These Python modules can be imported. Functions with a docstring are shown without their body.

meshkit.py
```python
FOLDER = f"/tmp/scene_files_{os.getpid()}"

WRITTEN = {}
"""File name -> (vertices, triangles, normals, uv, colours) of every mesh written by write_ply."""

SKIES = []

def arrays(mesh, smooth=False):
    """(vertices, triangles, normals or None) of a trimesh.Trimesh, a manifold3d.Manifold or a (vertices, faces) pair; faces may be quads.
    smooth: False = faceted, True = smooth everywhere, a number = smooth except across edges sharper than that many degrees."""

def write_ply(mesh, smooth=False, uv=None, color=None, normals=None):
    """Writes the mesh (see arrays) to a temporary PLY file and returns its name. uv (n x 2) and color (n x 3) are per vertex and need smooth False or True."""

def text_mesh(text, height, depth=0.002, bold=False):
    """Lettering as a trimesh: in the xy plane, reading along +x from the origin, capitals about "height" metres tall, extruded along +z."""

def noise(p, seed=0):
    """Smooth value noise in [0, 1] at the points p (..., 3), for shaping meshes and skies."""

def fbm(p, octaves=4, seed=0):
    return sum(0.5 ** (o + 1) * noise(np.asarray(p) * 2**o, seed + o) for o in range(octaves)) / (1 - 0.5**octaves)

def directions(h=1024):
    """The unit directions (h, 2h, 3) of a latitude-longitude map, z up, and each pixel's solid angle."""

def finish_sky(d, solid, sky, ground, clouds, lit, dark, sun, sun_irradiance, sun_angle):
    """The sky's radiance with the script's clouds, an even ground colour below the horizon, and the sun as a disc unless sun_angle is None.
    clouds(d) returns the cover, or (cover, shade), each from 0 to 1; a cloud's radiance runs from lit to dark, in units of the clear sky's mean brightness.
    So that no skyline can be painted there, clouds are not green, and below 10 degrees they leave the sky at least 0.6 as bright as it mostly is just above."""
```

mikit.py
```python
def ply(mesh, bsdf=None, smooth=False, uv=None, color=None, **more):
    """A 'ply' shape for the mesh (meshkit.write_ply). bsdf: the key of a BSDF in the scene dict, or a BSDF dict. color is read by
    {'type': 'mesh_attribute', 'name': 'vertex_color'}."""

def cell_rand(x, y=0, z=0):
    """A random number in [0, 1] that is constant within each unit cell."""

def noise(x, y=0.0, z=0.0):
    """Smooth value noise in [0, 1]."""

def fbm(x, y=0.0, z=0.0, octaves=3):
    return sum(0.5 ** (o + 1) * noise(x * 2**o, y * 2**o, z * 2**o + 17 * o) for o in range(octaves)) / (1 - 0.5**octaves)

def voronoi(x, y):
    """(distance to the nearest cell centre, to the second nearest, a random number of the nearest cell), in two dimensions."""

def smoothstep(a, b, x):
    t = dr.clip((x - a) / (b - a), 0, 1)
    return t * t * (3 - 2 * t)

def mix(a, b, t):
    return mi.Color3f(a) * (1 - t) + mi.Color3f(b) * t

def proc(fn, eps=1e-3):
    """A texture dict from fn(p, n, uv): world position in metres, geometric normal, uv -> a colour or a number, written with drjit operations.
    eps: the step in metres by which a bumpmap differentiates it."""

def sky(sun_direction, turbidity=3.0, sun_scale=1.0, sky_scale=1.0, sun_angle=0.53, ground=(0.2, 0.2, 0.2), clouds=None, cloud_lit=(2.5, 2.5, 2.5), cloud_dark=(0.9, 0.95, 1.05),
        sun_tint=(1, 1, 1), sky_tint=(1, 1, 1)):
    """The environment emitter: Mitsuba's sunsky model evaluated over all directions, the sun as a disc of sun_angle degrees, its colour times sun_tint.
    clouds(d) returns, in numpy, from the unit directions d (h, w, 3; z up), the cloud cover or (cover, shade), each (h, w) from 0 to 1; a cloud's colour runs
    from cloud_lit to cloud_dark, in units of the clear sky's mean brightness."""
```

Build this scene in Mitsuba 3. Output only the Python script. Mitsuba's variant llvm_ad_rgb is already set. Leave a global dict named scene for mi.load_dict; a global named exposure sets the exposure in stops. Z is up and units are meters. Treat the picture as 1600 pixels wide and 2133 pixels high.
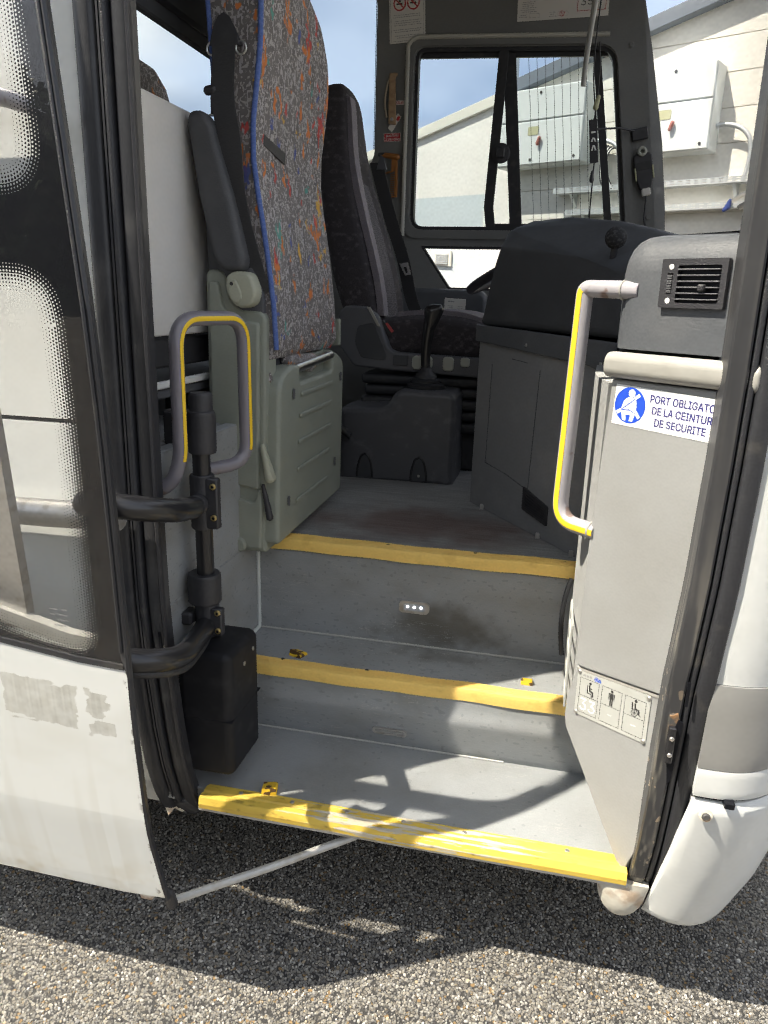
import math, random
import numpy as np, trimesh, drjit as dr, mitsuba as mi, mikit, meshkit
import shapely
from shapely.geometry import Polygon, Point, LineString, box as sbox
from mikit import proc, noise, fbm, voronoi, cell_rand, smoothstep, mix

T = mi.ScalarTransform4f
scene, labels = {'type': 'scene'}, {}
RNG = np.random.default_rng(5)
random.seed(5)

# ------------------------------------------------------------------ camera, light, exposure
CAM = [0.0, -1.3214, 1.44]
FWD, UP = [-0.20959, 0.93851, -0.27421], [-0.08654, 0.26118, 0.96140]
scene['camera'] = {'type': 'perspective', 'fov': 2 * math.degrees(math.atan(800 / 1577.05)), 'fov_axis': 'x', 'near_clip': 0.05, 'far_clip': 500.0,
                   'to_world': T().look_at(origin=CAM, target=[CAM[i] + FWD[i] for i in range(3)], up=UP)}


def clouds(d):
    e = d / np.maximum(d[..., 2:3] + 0.25, 0.1)
    n = meshkit.fbm(np.stack([e[..., 0] * 1.3, e[..., 1] * 1.3, d[..., 2] * 2], -1) + 7.3, octaves=5)
    m = meshkit.fbm(np.stack([e[..., 0] * 3, e[..., 1] * 3, d[..., 2] * 4], -1) + 2.1, octaves=4)
    return 0.5 + 0.48 * np.clip((n - 0.36) / 0.22, 0, 1), np.clip((m - 0.35) / 0.4, 0, 1) * 0.8


SUN = np.array([-0.54, -0.38, 1.0])
scene['sky'] = mikit.sky(SUN.tolist(), turbidity=3, sun_scale=1.0, sun_tint=(0.91, 1.0, 1.10), clouds=clouds, cloud_lit=(2.3, 2.3, 2.3), cloud_dark=(0.8, 0.86, 0.98))
exposure = 2.95


# ------------------------------------------------------------------ mesh helpers
def A(*p):
    return np.array(p, float)


def tm(v, f):
    return trimesh.Trimesh(np.asarray(v, float), np.asarray(f, int), process=False)


def cat(*ms):
    return trimesh.util.concatenate([m for m in ms])


def fix(m):
    m = trimesh.Trimesh(m.vertices, m.faces, process=True)
    if m.is_watertight and m.volume < 0:
        m.invert()
    return m


def cbox(lo, hi, b=0.004):
    lo, hi = np.minimum(lo, hi), np.maximum(lo, hi)
    b = min(b, 0.49 * float((hi - lo).min()))
    pts = []
    for i in range(8):
        c = np.array([(lo, hi)[(i >> k) & 1][k] for k in range(3)], float)
        s = np.array([1 - 2 * ((i >> k) & 1) for k in range(3)], float)
        for k in range(3):
            o = s * b
            o[k] = 0
            pts.append(c + o)
    return trimesh.convex.convex_hull(np.array(pts))


def rbox(lo, hi, r, n=6):
    """box rounded by spheres"""
    lo, hi = np.minimum(lo, hi), np.maximum(lo, hi)
    r = min(r, 0.49 * float((hi - lo).min()))
    s = trimesh.creation.uv_sphere(r, count=[n, 2 * n]).vertices
    pts = [s + np.array([(lo[k] + r, hi[k] - r)[(i >> k) & 1] for k in range(3)]) for i in range(8)]
    return trimesh.convex.convex_hull(np.vstack(pts))


def hull(pts):
    return trimesh.convex.convex_hull(np.asarray(pts, float))


def shull(balls, n=8):
    return hull(np.vstack([trimesh.creation.uv_sphere(r, count=[n, 2 * n]).vertices + np.asarray(c) for c, r in balls]))


def ccw(p):
    p = np.asarray(p, float)
    a = np.sum(p[:, 0] * np.roll(p[:, 1], -1) - np.roll(p[:, 0], -1) * p[:, 1])
    return p if a > 0 else p[::-1]


def inset(p, d):
    e = np.roll(p, -1, 0) - p
    e /= np.linalg.norm(e, axis=1, keepdims=True) + 1e-12
    n = np.stack([-e[:, 1], e[:, 0]], 1)
    n0 = np.roll(n, 1, 0)
    m = n + n0
    m /= np.maximum((m * n).sum(1, keepdims=True), 0.35)
    return p + m * d


def loft(rings, caps=True, closed=True):
    rings = [np.asarray(r, float) for r in rings]
    n, k = len(rings[0]), len(rings)
    v, f = np.vstack(rings), []
    for i in range(k - 1):
        for j in range(n if closed else n - 1):
            a, b = i * n + j, i * n + (j + 1) % n
            f += [[a, b, b + n], [a, b + n, a + n]]
    if caps and closed:
        for i, flip in ((0, True), (k - 1, False)):
            r = rings[i]
            c = r.mean(0)
            _, _, vt = np.linalg.svd(r - c)
            q = (r - c) @ vt[:2].T
            try:
                tv, tf = trimesh.creation.triangulate_polygon(Polygon(q), engine='earcut')
                d = ((tv[:, None] - q[None]) ** 2).sum(2).argmin(1)
                f += [[i * n + d[t] for t in tri] for tri in tf]
            except Exception:
                f += [[i * n, i * n + j, i * n + j + 1] for j in range(1, n - 1)]
    m = tm(v, f)
    trimesh.repair.fix_normals(m)
    return m


def prism(poly, depth, bev=0.0, seg=2):
    """extrude a 2-D outline along +z with rounded long edges"""
    if not bev:
        if hasattr(poly, 'geoms'):
            return cat(*[prism(g, depth) for g in poly.geoms])
        if not isinstance(poly, Polygon):
            poly = Polygon(poly)
        return trimesh.creation.extrude_polygon(poly, depth, engine='earcut')
    p = ccw(poly)
    rings = []
    for k in range(seg + 1):
        a = math.pi / 2 * k / seg
        rings.append((bev * (1 - math.sin(a)), bev * (1 - math.cos(a))))
    rings += [(i, depth - h) for i, h in rings[::-1]]
    return loft([np.c_[inset(p, i), np.full(len(p), h)] for i, h in rings])


def to(m, o, u, v, w=None):
    """local x, y, z -> o + x u + y v + z w"""
    u, v = np.asarray(u, float), np.asarray(v, float)
    w = np.cross(u, v) if w is None else np.asarray(w, float)
    M = np.eye(4)
    M[:3, 0], M[:3, 1], M[:3, 2], M[:3, 3] = u, v, w, o
    m = m.copy()
    m.vertices = m.vertices @ M[:3, :3].T + M[:3, 3]
    if np.linalg.det(M[:3, :3]) < 0:
        m.invert()
    return m


def xz(m, y):
    """local (x, z) outline extruded, running from y towards +y"""
    return to(m, A(0, y, 0), A(1, 0, 0), A(0, 0, 1), A(0, 1, 0))


def yz(m, x):
    return to(m, A(x, 0, 0), A(0, 1, 0), A(0, 0, 1), A(1, 0, 0))


def rrect(x0, y0, x1, y1, r, n=5):
    out = []
    for cx, cy, a in ((x1 - r, y0 + r, -90), (x1 - r, y1 - r, 0), (x0 + r, y1 - r, 90), (x0 + r, y0 + r, 180)):
        for k in range(n + 1):
            t = math.radians(a + 90 * k / n)
            out.append((cx + r * math.cos(t), cy + r * math.sin(t)))
    return np.array(out)


def rpoly(p, r, n=5):
    """round the corners of a closed outline"""
    p = np.asarray(p, float)
    out = []
    for i in range(len(p)):
        a, b, c = p[i - 1], p[i], p[(i + 1) % len(p)]
        ri = r[i] if np.ndim(r) else r
        d = min(ri, 0.48 * np.linalg.norm(a - b), 0.48 * np.linalg.norm(c - b))
        s, e = b + (a - b) / np.linalg.norm(a - b) * d, b + (c - b) / np.linalg.norm(c - b) * d
        for t in np.linspace(0, 1, n + 1):
            out.append((1 - t) ** 2 * s + 2 * t * (1 - t) * b + t * t * e)
    return np.array(out)


def fil(p, r, n=8):
    p = np.asarray(p, float)
    out = [p[0]]
    for i in range(1, len(p) - 1):
        a, b, c = p[i - 1], p[i], p[i + 1]
        d = min(r, 0.49 * np.linalg.norm(a - b), 0.49 * np.linalg.norm(c - b))
        s, e = b + (a - b) / np.linalg.norm(a - b) * d, b + (c - b) / np.linalg.norm(c - b) * d
        for t in np.linspace(0, 1, n + 1):
            out.append((1 - t) ** 2 * s + 2 * t * (1 - t) * b + t * t * e)
    out.append(p[-1])
    return np.array(out)


def spline(p, n=40):
    from scipy.interpolate import CubicSpline
    p = np.asarray(p, float)
    t = np.r_[0, np.cumsum(np.linalg.norm(np.diff(p, axis=0), axis=1))]
    return CubicSpline(t, p)(np.linspace(0, t[-1], n))


def frames(p):
    t = np.gradient(p, axis=0)
    t /= np.linalg.norm(t, axis=1, keepdims=True)
    a = np.cross(t[0], [0.31, 0.52, 0.79])
    a /= np.linalg.norm(a)
    out = []
    for i in range(len(p)):
        a = a - t[i] * (a @ t[i])
        a /= np.linalg.norm(a)
        out.append((a, np.cross(t[i], a)))
    return t, out


def tube(p, r, n=16):
    p = np.asarray(p, float)
    t, fr = frames(p)
    r = np.broadcast_to(r, (len(p),))
    ang = np.arange(n) * 2 * math.pi / n
    return loft([p[i] + r[i] * (np.cos(ang)[:, None] * fr[i][0] + np.sin(ang)[:, None] * fr[i][1]) for i in range(len(p))])


def ribbon(p, d, w, th, off):
    """a band of width w, thickness th, laid on a tube of path p on the side d (a vector or one per point), at radius off"""
    p = np.asarray(p, float)
    t, _ = frames(p)
    d = np.broadcast_to(d, p.shape)
    rings = []
    for i in range(len(p)):
        n = d[i] - t[i] * (d[i] @ t[i])
        n /= np.linalg.norm(n)
        s = np.cross(t[i], n)
        ring = []
        for k in np.linspace(-1, 1, 5):
            a = k * w / 2 / off
            ring.append(p[i] + (off + th) * (n * math.cos(a) + s * math.sin(a)))
        for k in np.linspace(1, -1, 5):
            a = k * w / 2 / off
            ring.append(p[i] + (off - 0.002) * (n * math.cos(a) + s * math.sin(a)))
        rings.append(ring)
    return loft(rings)


def lathe(prof, o=(0, 0, 0), axis=(0, 0, 1), n=24):
    axis = np.asarray(axis, float) / np.linalg.norm(axis)
    u = np.cross(axis, [0.37, 0.6, 0.21] if abs(axis[2]) > 0.5 else [0, 0, 1])
    u /= np.linalg.norm(u)
    v = np.cross(axis, u)
    ang = np.arange(n) * 2 * math.pi / n
    return loft([np.asarray(o) + axis * z + max(r, 1e-5) * (np.cos(ang)[:, None] * u + np.sin(ang)[:, None] * v) for r, z in prof])


def disc(o, axis, r, h, n=20, dome=0.3):
    return lathe([(r, 0), (r, h * (1 - dome)), (r * 0.8, h), (0, h)], o, axis, n)


def bands(poly, zs):
    zs = [-1e3] + list(zs) + [1e3]
    for a, b in zip(zs[:-1], zs[1:]):
        g = poly.intersection(sbox(-50, a, 50, b))
        for q in getattr(g, 'geoms', [g]):
            if q.geom_type == 'Polygon' and q.area > 1e-9:
                yield q


def sheet(poly, yf, th=0.0, zs=np.arange(0.2, 3.2, 0.06)):
    """an (x, z) outline bent to y = yf(z); th > 0 makes it solid towards +y"""
    out = []
    for q in bands(poly, zs):
        if th:
            m = trimesh.creation.extrude_polygon(q, th, engine='earcut')
            v = m.vertices
            m.vertices = np.c_[v[:, 0], yf(v[:, 1]) + v[:, 2], v[:, 1]]
            m.invert()
        else:
            v, f = trimesh.creation.triangulate_polygon(q, engine='earcut')
            m = tm(np.c_[v[:, 0], yf(v[:, 1]), v[:, 1]], f)
            if len(f) and m.face_normals[0][1] > 0:
                m.invert()
        out.append(m)
    return cat(*out)


def text(s, h, o, u, v, depth=0.0006, bold=False, align='l', w=None, sx=1.0):
    m = meshkit.text_mesh(s, h, depth, bold)
    m.vertices[:, 0] *= sx
    b = m.bounds
    if align == 'c':
        m.vertices[:, 0] -= (b[0][0] + b[1][0]) / 2
    elif align == 'r':
        m.vertices[:, 0] -= b[1][0]
    return to(m, o, u, v, w)


# ------------------------------------------------------------------ scene bookkeeping
def free(key):
    taken = lambda k: k in scene or k in labels or any(q.startswith(k + '__') for q in scene)
    if not taken(key):
        return key
    i = 1
    while taken('%s_%03d' % (key, i)):
        i += 1
    return '%s_%03d' % (key, i)


def thing(name, label, category, group=None, kind=None):
    key = free(name)
    labels[key] = {'label': label, 'category': category}
    if group:
        labels[key]['group'] = group
    if kind:
        labels[key]['kind'] = kind
    return key


def part(parent, name, mesh, mat, smooth=32, label=None, kind=None, **kw):
    key = free(parent + '__' + name)
    scene[key] = mikit.ply(mesh, mat, smooth=smooth, **kw)
    if label or kind:
        labels[key] = {}
        if label:
            labels[key]['label'] = label
        if kind:
            labels[key]['kind'] = kind
    return key


def whole(name, mesh, mat, label, category, smooth=32, group=None, kind=None, **kw):
    key = thing(name, label, category, group, kind)
    scene[key] = mikit.ply(mesh, mat, smooth=smooth, **kw)
    return key


# ------------------------------------------------------------------ materials
def rgb(c):
    return {'type': 'rgb', 'value': [float(x) for x in c]}


def mat(name, color, rough=0.5, bump=None, scale=1.0, two=True, **kw):
    b = {'type': 'principled', 'base_color': color if isinstance(color, dict) else rgb(color), 'roughness': rough if isinstance(rough, dict) else float(rough), **kw}
    if bump:
        b = {'type': 'bumpmap', 'arbitrary': bump, 'scale': scale, 'bsdf': b}
    scene[name] = {'type': 'twosided', 'bsdf': b} if two else b


def grime(c, d, f=9.0, lo=0.45, hi=0.8, amt=0.6, fine=0.12, ff=160.0):
    """colour c with irregular patches of d and fine grain"""
    def fn(p, n, uv):
        t = smoothstep(lo, hi, fbm(p.x * f, p.y * f, p.z * f, 4)) * amt
        g = 1 + fine * (noise(p.x * ff, p.y * ff, p.z * ff) - 0.5)
        return mix(c, d, t) * g
    return proc(fn)


grain = proc(lambda p, n, uv: 0.0006 * noise(p.x * 900, p.y * 900, p.z * 900) + 0.0005 * noise(p.x * 420, p.y * 420, p.z * 420), eps=3e-4)
leather = proc(lambda p, n, uv: 0.0006 * fbm(p.x * 330, p.y * 330, p.z * 330, 2), eps=4e-4)
wavy = proc(lambda p, n, uv: 0.004 * noise(p.x * 7, p.y * 7, p.z * 7), eps=2e-3)


def door_paint(p, n, uv):
    base = mix((0.545, 0.56, 0.55), (0.45, 0.45, 0.41), smoothstep(0.5, 0.8, fbm(p.x * 5, p.y * 5, p.z * 9, 4)) * 0.35)
    wx, wz = 0.02 * (fbm(p.x * 40, 3.0, p.z * 40, 3) - 0.5), 0.02 * (fbm(p.x * 40, 8.0, p.z * 40, 3) - 0.5)
    def patch(x0, x1, z0, z1, tear):
        x, z = p.x + wx, p.z + wz + 0.07 * (p.x + 0.8)
        e = dr.minimum(dr.minimum(x - x0, x1 - x), dr.minimum(z - z0, z1 - z))
        ragged = fbm(p.x * 22, 1.0, p.z * 60, 3) + 0.25 * noise(p.x * 8, 4.0, p.z * 8)
        return smoothstep(tear, tear + 0.05, ragged + dr.clip(e / 0.06, -1, 0.35)) * smoothstep(-0.002, 0.001, e)
    s = dr.maximum(patch(-0.918, -0.770, 0.690, 0.776, 0.58), patch(-0.752, -0.703, 0.690, 0.778, 0.60))
    streak = 0.8 + 0.3 * noise(p.x * 260, 0, p.z * 12)
    base = mix(base, mi.Color3f(0.33, 0.325, 0.29) * streak, s * (0.35 + 0.55 * fbm(p.x * 60, 2.0, p.z * 60, 3)))
    chip = smoothstep(0.60, 0.66, fbm(p.x * 110, p.y * 60, p.z * 50, 4)) * smoothstep(-0.676, -0.664, p.x)
    base = mix(base, (0.10, 0.09, 0.08), chip * 0.85)
    runs = smoothstep(0.55, 0.85, noise(p.x * 55, 1.0, p.z * 2.5)) * smoothstep(0.85, 0.45, p.z)
    base = mix(base, (0.40, 0.385, 0.33), runs * 0.22)
    low = smoothstep(0.42, 0.30, p.z) * smoothstep(0.35, 0.75, fbm(p.x * 20, p.y * 20, p.z * 20, 3))
    return mix(base, (0.40, 0.35, 0.25), low * 0.6)


mat('white_door', proc(door_paint), 0.32, clearcoat=0.5, clearcoat_gloss=0.9)
mat('white_body', grime((0.545, 0.56, 0.55), (0.43, 0.43, 0.39), 6, 0.5, 0.85, 0.4, 0.03), 0.32, clearcoat=0.5, clearcoat_gloss=0.9)
mat('silver_stripe', grime((0.29, 0.29, 0.28), (0.24, 0.24, 0.23), 12, 0.4, 0.8, 0.4, 0.05), 0.45, metallic=0.3)
def jamb(p, n, uv):
    c = mix((0.026, 0.027, 0.030), (0.05, 0.05, 0.052), fbm(p.x * 20, p.y * 20, p.z * 6, 3))
    streak = smoothstep(0.52, 0.80, noise(p.x * 190, p.y * 190, p.z * 3) * 0.6 + 0.5 * fbm(p.x * 16, p.y * 16, p.z * 9, 3))
    c = mix(c, (0.17, 0.16, 0.135), streak * smoothstep(1.15, 0.75, p.z) * 0.6 + streak * 0.1)
    chip = smoothstep(0.70, 0.73, fbm(p.x * 60, p.y * 60, p.z * 40, 3))
    return mix(c, (0.25, 0.20, 0.14), chip * smoothstep(1.0, 0.6, p.z))


mat('jamb_black', proc(jamb), 0.42)
mat('rust_paint', grime((0.58, 0.55, 0.47), (0.26, 0.12, 0.05), 28, 0.50, 0.75, 0.75, 0.1), 0.7)
mat('foot_paint', grime((0.46, 0.44, 0.38), (0.30, 0.19, 0.11), 26, 0.50, 0.75, 0.65, 0.1), 0.65)
mat('rust_dark', grime((0.05, 0.05, 0.048), (0.25, 0.13, 0.05), 60, 0.48, 0.7, 0.8, 0.2), 0.6)
mat('rubber', grime((0.024, 0.025, 0.029), (0.07, 0.065, 0.055), 30, 0.55, 0.85, 0.5, 0.2, 300), 0.38, bump=grain)
mat('rubber_worn', grime((0.022, 0.023, 0.027), (0.065, 0.065, 0.066), 11, 0.50, 0.85, 0.6, 0.15, 240), 0.42)
mat('black_plastic', grime((0.030, 0.030, 0.034), (0.05, 0.05, 0.052), 25, 0.5, 0.85, 0.5, 0.2, 400), 0.42, bump=grain)
mat('black_gloss', grime((0.014, 0.014, 0.016), (0.05, 0.05, 0.05), 40, 0.62, 0.8, 0.4, 0.1), 0.25, clearcoat=0.4)
mat('motor_black', grime((0.012, 0.0125, 0.015), (0.03, 0.03, 0.032), 25, 0.5, 0.85, 0.5, 0.2, 400), 0.45, bump=grain, specular=0.25)
mat('frit', grime((0.007, 0.0075, 0.010), (0.014, 0.014, 0.015), 60, 0.5, 0.9, 0.5, 0.3, 500), 0.4, specular=0.15)
mat('console_black', grime((0.075, 0.077, 0.085), (0.14, 0.14, 0.145), 30, 0.55, 0.85, 0.6, 0.5, 700), 0.42, bump=leather)
mat('dash', grime((0.075, 0.081, 0.090), (0.105, 0.108, 0.114), 12, 0.4, 0.8, 0.5, 0.2, 300), 0.46, bump=leather)
mat('dash_dark', grime((0.042, 0.045, 0.05), (0.065, 0.068, 0.073), 10, 0.4, 0.8, 0.5, 0.2, 300), 0.55, bump=leather)
mat('cabinet_grey', grime((0.18, 0.184, 0.19), (0.24, 0.24, 0.24), 7, 0.45, 0.75, 0.5, 0.12, 200), 0.55, bump=grain)
mat('wall_trim', grime((0.15, 0.152, 0.148), (0.18, 0.18, 0.175), 6, 0.4, 0.8, 0.5, 0.15, 300), 0.6, bump=grain)
mat('lip_cream', (0.42, 0.41, 0.36), 0.5)
mat('panel_grey', grime((0.265, 0.27, 0.268), (0.23, 0.23, 0.222), 6, 0.45, 0.8, 0.6, 0.08, 300), 0.5, bump=grain)
mat('trim_beige', grime((0.30, 0.295, 0.27), (0.25, 0.24, 0.21), 14, 0.5, 0.8, 0.5, 0.05), 0.4)
mat('laminate', grime((0.58, 0.57, 0.55), (0.52, 0.51, 0.49), 5, 0.4, 0.8, 0.5, 0.05), 0.45)
mat('plastic_green', grime((0.245, 0.265, 0.225), (0.30, 0.315, 0.27), 8, 0.45, 0.8, 0.5, 0.08, 300), 0.42, bump=grain)
mat('plastic_beige', grime((0.36, 0.37, 0.29), (0.36, 0.36, 0.29), 8, 0.45, 0.8, 0.5, 0.08, 300), 0.42, bump=grain)
mat('chrome', (0.75, 0.75, 0.74), 0.22, metallic=1.0)
mat('steel', grime((0.50, 0.49, 0.47), (0.30, 0.27, 0.22), 40, 0.5, 0.8, 0.6, 0.1), 0.4, metallic=0.8)
mat('alu_bar', grime((0.46, 0.46, 0.44), (0.30, 0.27, 0.22), 25, 0.5, 0.75, 0.6, 0.1), 0.45, metallic=0.3)
mat('brass', (0.72, 0.56, 0.25), 0.3, metallic=0.9)
mat('rail_grey', grime((0.17, 0.16, 0.18), (0.10, 0.06, 0.04), 20, 0.66, 0.75, 0.7, 0.04), 0.3, clearcoat=0.4)
mat('rail_grey_light', grime((0.30, 0.29, 0.31), (0.14, 0.07, 0.04), 22, 0.66, 0.74, 0.7, 0.05), 0.33, clearcoat=0.4)
mat('stripe_yellow', (0.78, 0.52, 0.03), 0.4)
mat('nosing_yellow', grime((0.82, 0.565, 0.16), (0.62, 0.40, 0.09), 26, 0.55, 0.8, 0.5, 0.1, 260), 0.42, bump=wavy)
mat('scratch', (0.42, 0.42, 0.40), 0.6)


def sill_paint(p, n, uv):
    w = fbm(p.x * 9, p.y * 30, p.z * 30, 3)
    y = mix((0.67, 0.48, 0.085), (0.57, 0.36, 0.055), smoothstep(0.4, 0.75, fbm(p.x * 14, p.y * 40, p.z * 40, 3)) * 0.5)
    mid = smoothstep(-0.58, -0.30, p.x) * smoothstep(0.12, -0.15, p.x)
    ridge = smoothstep(0.006, 0.001, dr.abs(p.y - 0.014)) + smoothstep(0.004, 0.001, dr.abs(p.y + 0.004)) + 0.8 * smoothstep(0.005, 0.001, dr.abs(p.y - 0.038))
    wear = smoothstep(0.20, 0.50, ridge * (0.22 + 0.75 * mid) * (0.35 + w) + 0.6 * mid * smoothstep(0.50, 0.62, fbm(p.x * 22, p.y * 160, p.z * 160, 3)))
    y = mix(y, (0.46, 0.45, 0.41), wear * 0.8)
    d = smoothstep(0.60, 0.80, fbm(p.x * 35, p.y * 60, p.z * 60, 4))
    return mix(y, (0.16, 0.11, 0.04), d * 0.55)


mat('sill_yellow', proc(sill_paint), 0.38)
mat('hinge_worn', proc(lambda p, n, uv: mix((0.10, 0.055, 0.02), (0.75, 0.48, 0.03), smoothstep(0.47, 0.53, fbm(p.x * 70, p.y * 70, p.z * 70, 2)))), 0.5)


def vinyl_step(p, n, uv):
    c = mix((0.27, 0.285, 0.295), (0.225, 0.232, 0.23), smoothstep(0.35, 0.75, fbm(p.x * 7, p.y * 7, p.z * 10, 4)))
    weave = 1 + 0.10 * (noise(p.x * 500, p.y * 500, p.z * 500) - 0.5) + 0.06 * (noise(p.x * 90, p.y * 260, p.z * 260) - 0.5)
    r = dr.sqrt(dr.square((p.x + 0.24) / 0.17) + dr.square((p.z - 0.60) / 0.075))
    stain = smoothstep(1.25, 0.2, r + 0.9 * (fbm(p.x * 26, p.y * 26, p.z * 26, 4) - 0.5)) * smoothstep(0.40, 0.45, p.y)
    c = mix(c, (0.075, 0.065, 0.045), stain * 0.75)
    dust = smoothstep(0.55, 0.8, fbm(p.x * 30, p.y * 30, p.z * 5, 3)) * smoothstep(0.44, 0.50, p.z) * smoothstep(0.56, 0.50, p.z) * smoothstep(0.2, 0.28, p.y)
    c = mix(c, (0.30, 0.30, 0.27), dust * 0.35)
    q = fbm(p.x * 14 + 3 * p.z, p.y * 90, p.z * 90, 3)
    scr = smoothstep(0.012, 0.002, dr.abs(q - 0.56)) * smoothstep(0.5, 0.7, fbm(p.x * 6, p.y * 6, p.z * 6, 3))
    c = mix(c, (0.36, 0.36, 0.35), scr * 0.6)
    spot = smoothstep(0.79, 0.82, noise(p.x * 110, p.y * 110, p.z * 110))
    return mix(c, (0.11, 0.11, 0.11), spot * 0.25) * weave


mat('vinyl_step', proc(vinyl_step), 0.55, bump=grain)


def vinyl_floor(p, n, uv):
    c = mix((0.185, 0.19, 0.187), (0.24, 0.24, 0.235), fbm(p.x * 8, p.y * 8, 0, 4))
    r = dr.sqrt(dr.square((p.x + 0.36) / 0.36) + dr.square((p.y - 0.75) / 0.22))
    s = smoothstep(1.15, 0.3, r + 1.0 * (fbm(p.x * 11, p.y * 11, 2, 4) - 0.5))
    c = mix(c, (0.12, 0.082, 0.072), s * 0.85)
    streak = fbm(p.x * 10, p.y * 130, 0, 3)
    return c * (0.8 + 0.4 * streak) * (1 + 0.3 * (noise(p.x * 700, p.y * 700, 0) - 0.5))


mat('vinyl_floor', proc(vinyl_floor), 0.5, bump=grain)


def fabric(p, n, uv):
    a = p.y + 1.2 * p.x
    c = mix((0.115, 0.104, 0.106), (0.16, 0.15, 0.148), noise(a * 60, p.z * 60, 1))
    f1 = noise(a * 210 + 4 * noise(a * 80, p.z * 80, 5), p.z * 180, 3)
    c = mix(c, (0.36, 0.345, 0.335), smoothstep(0.66, 0.76, f1) * 0.85)
    f2 = noise(a * 250, p.z * 160 + 3 * noise(a * 90, p.z * 90, 9), 13)
    c = mix(c, (0.33, 0.315, 0.33), smoothstep(0.70, 0.76, f2))
    for k, (fx, fz, th, sh) in enumerate(((13.0, 6.0, 0.27, 0.24), (27.0, 12.0, 0.30, 0.26), (17.0, 22.0, 0.20, 0.19))):
        ax, az = a * fx + 17 * k + 0.5 * noise(a * 80, p.z * 80, k), p.z * fz + 5 * k + 0.35 * noise(a * 140, p.z * 60, k + 4)
        d, e, w = voronoi(ax, az)
        on = dr.select(w < th, 1.0, 0.0) * smoothstep(sh + 0.06, sh, d + 0.16 * noise(a * 260, p.z * 90, k))
        q = cell_rand(dr.floor(w * 1e4), k, 3)
        col = dr.select(q < 0.42, mi.Color3f(0.50, 0.15, 0.03), dr.select(q < 0.62, mi.Color3f(0.40, 0.045, 0.04), dr.select(q < 0.76, mi.Color3f(0.05, 0.07, 0.24), dr.select(q < 0.88, mi.Color3f(0.07, 0.24, 0.21), mi.Color3f(0.52, 0.30, 0.05)))))
        c = mix(c, col, on * 0.9)
    return c


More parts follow.
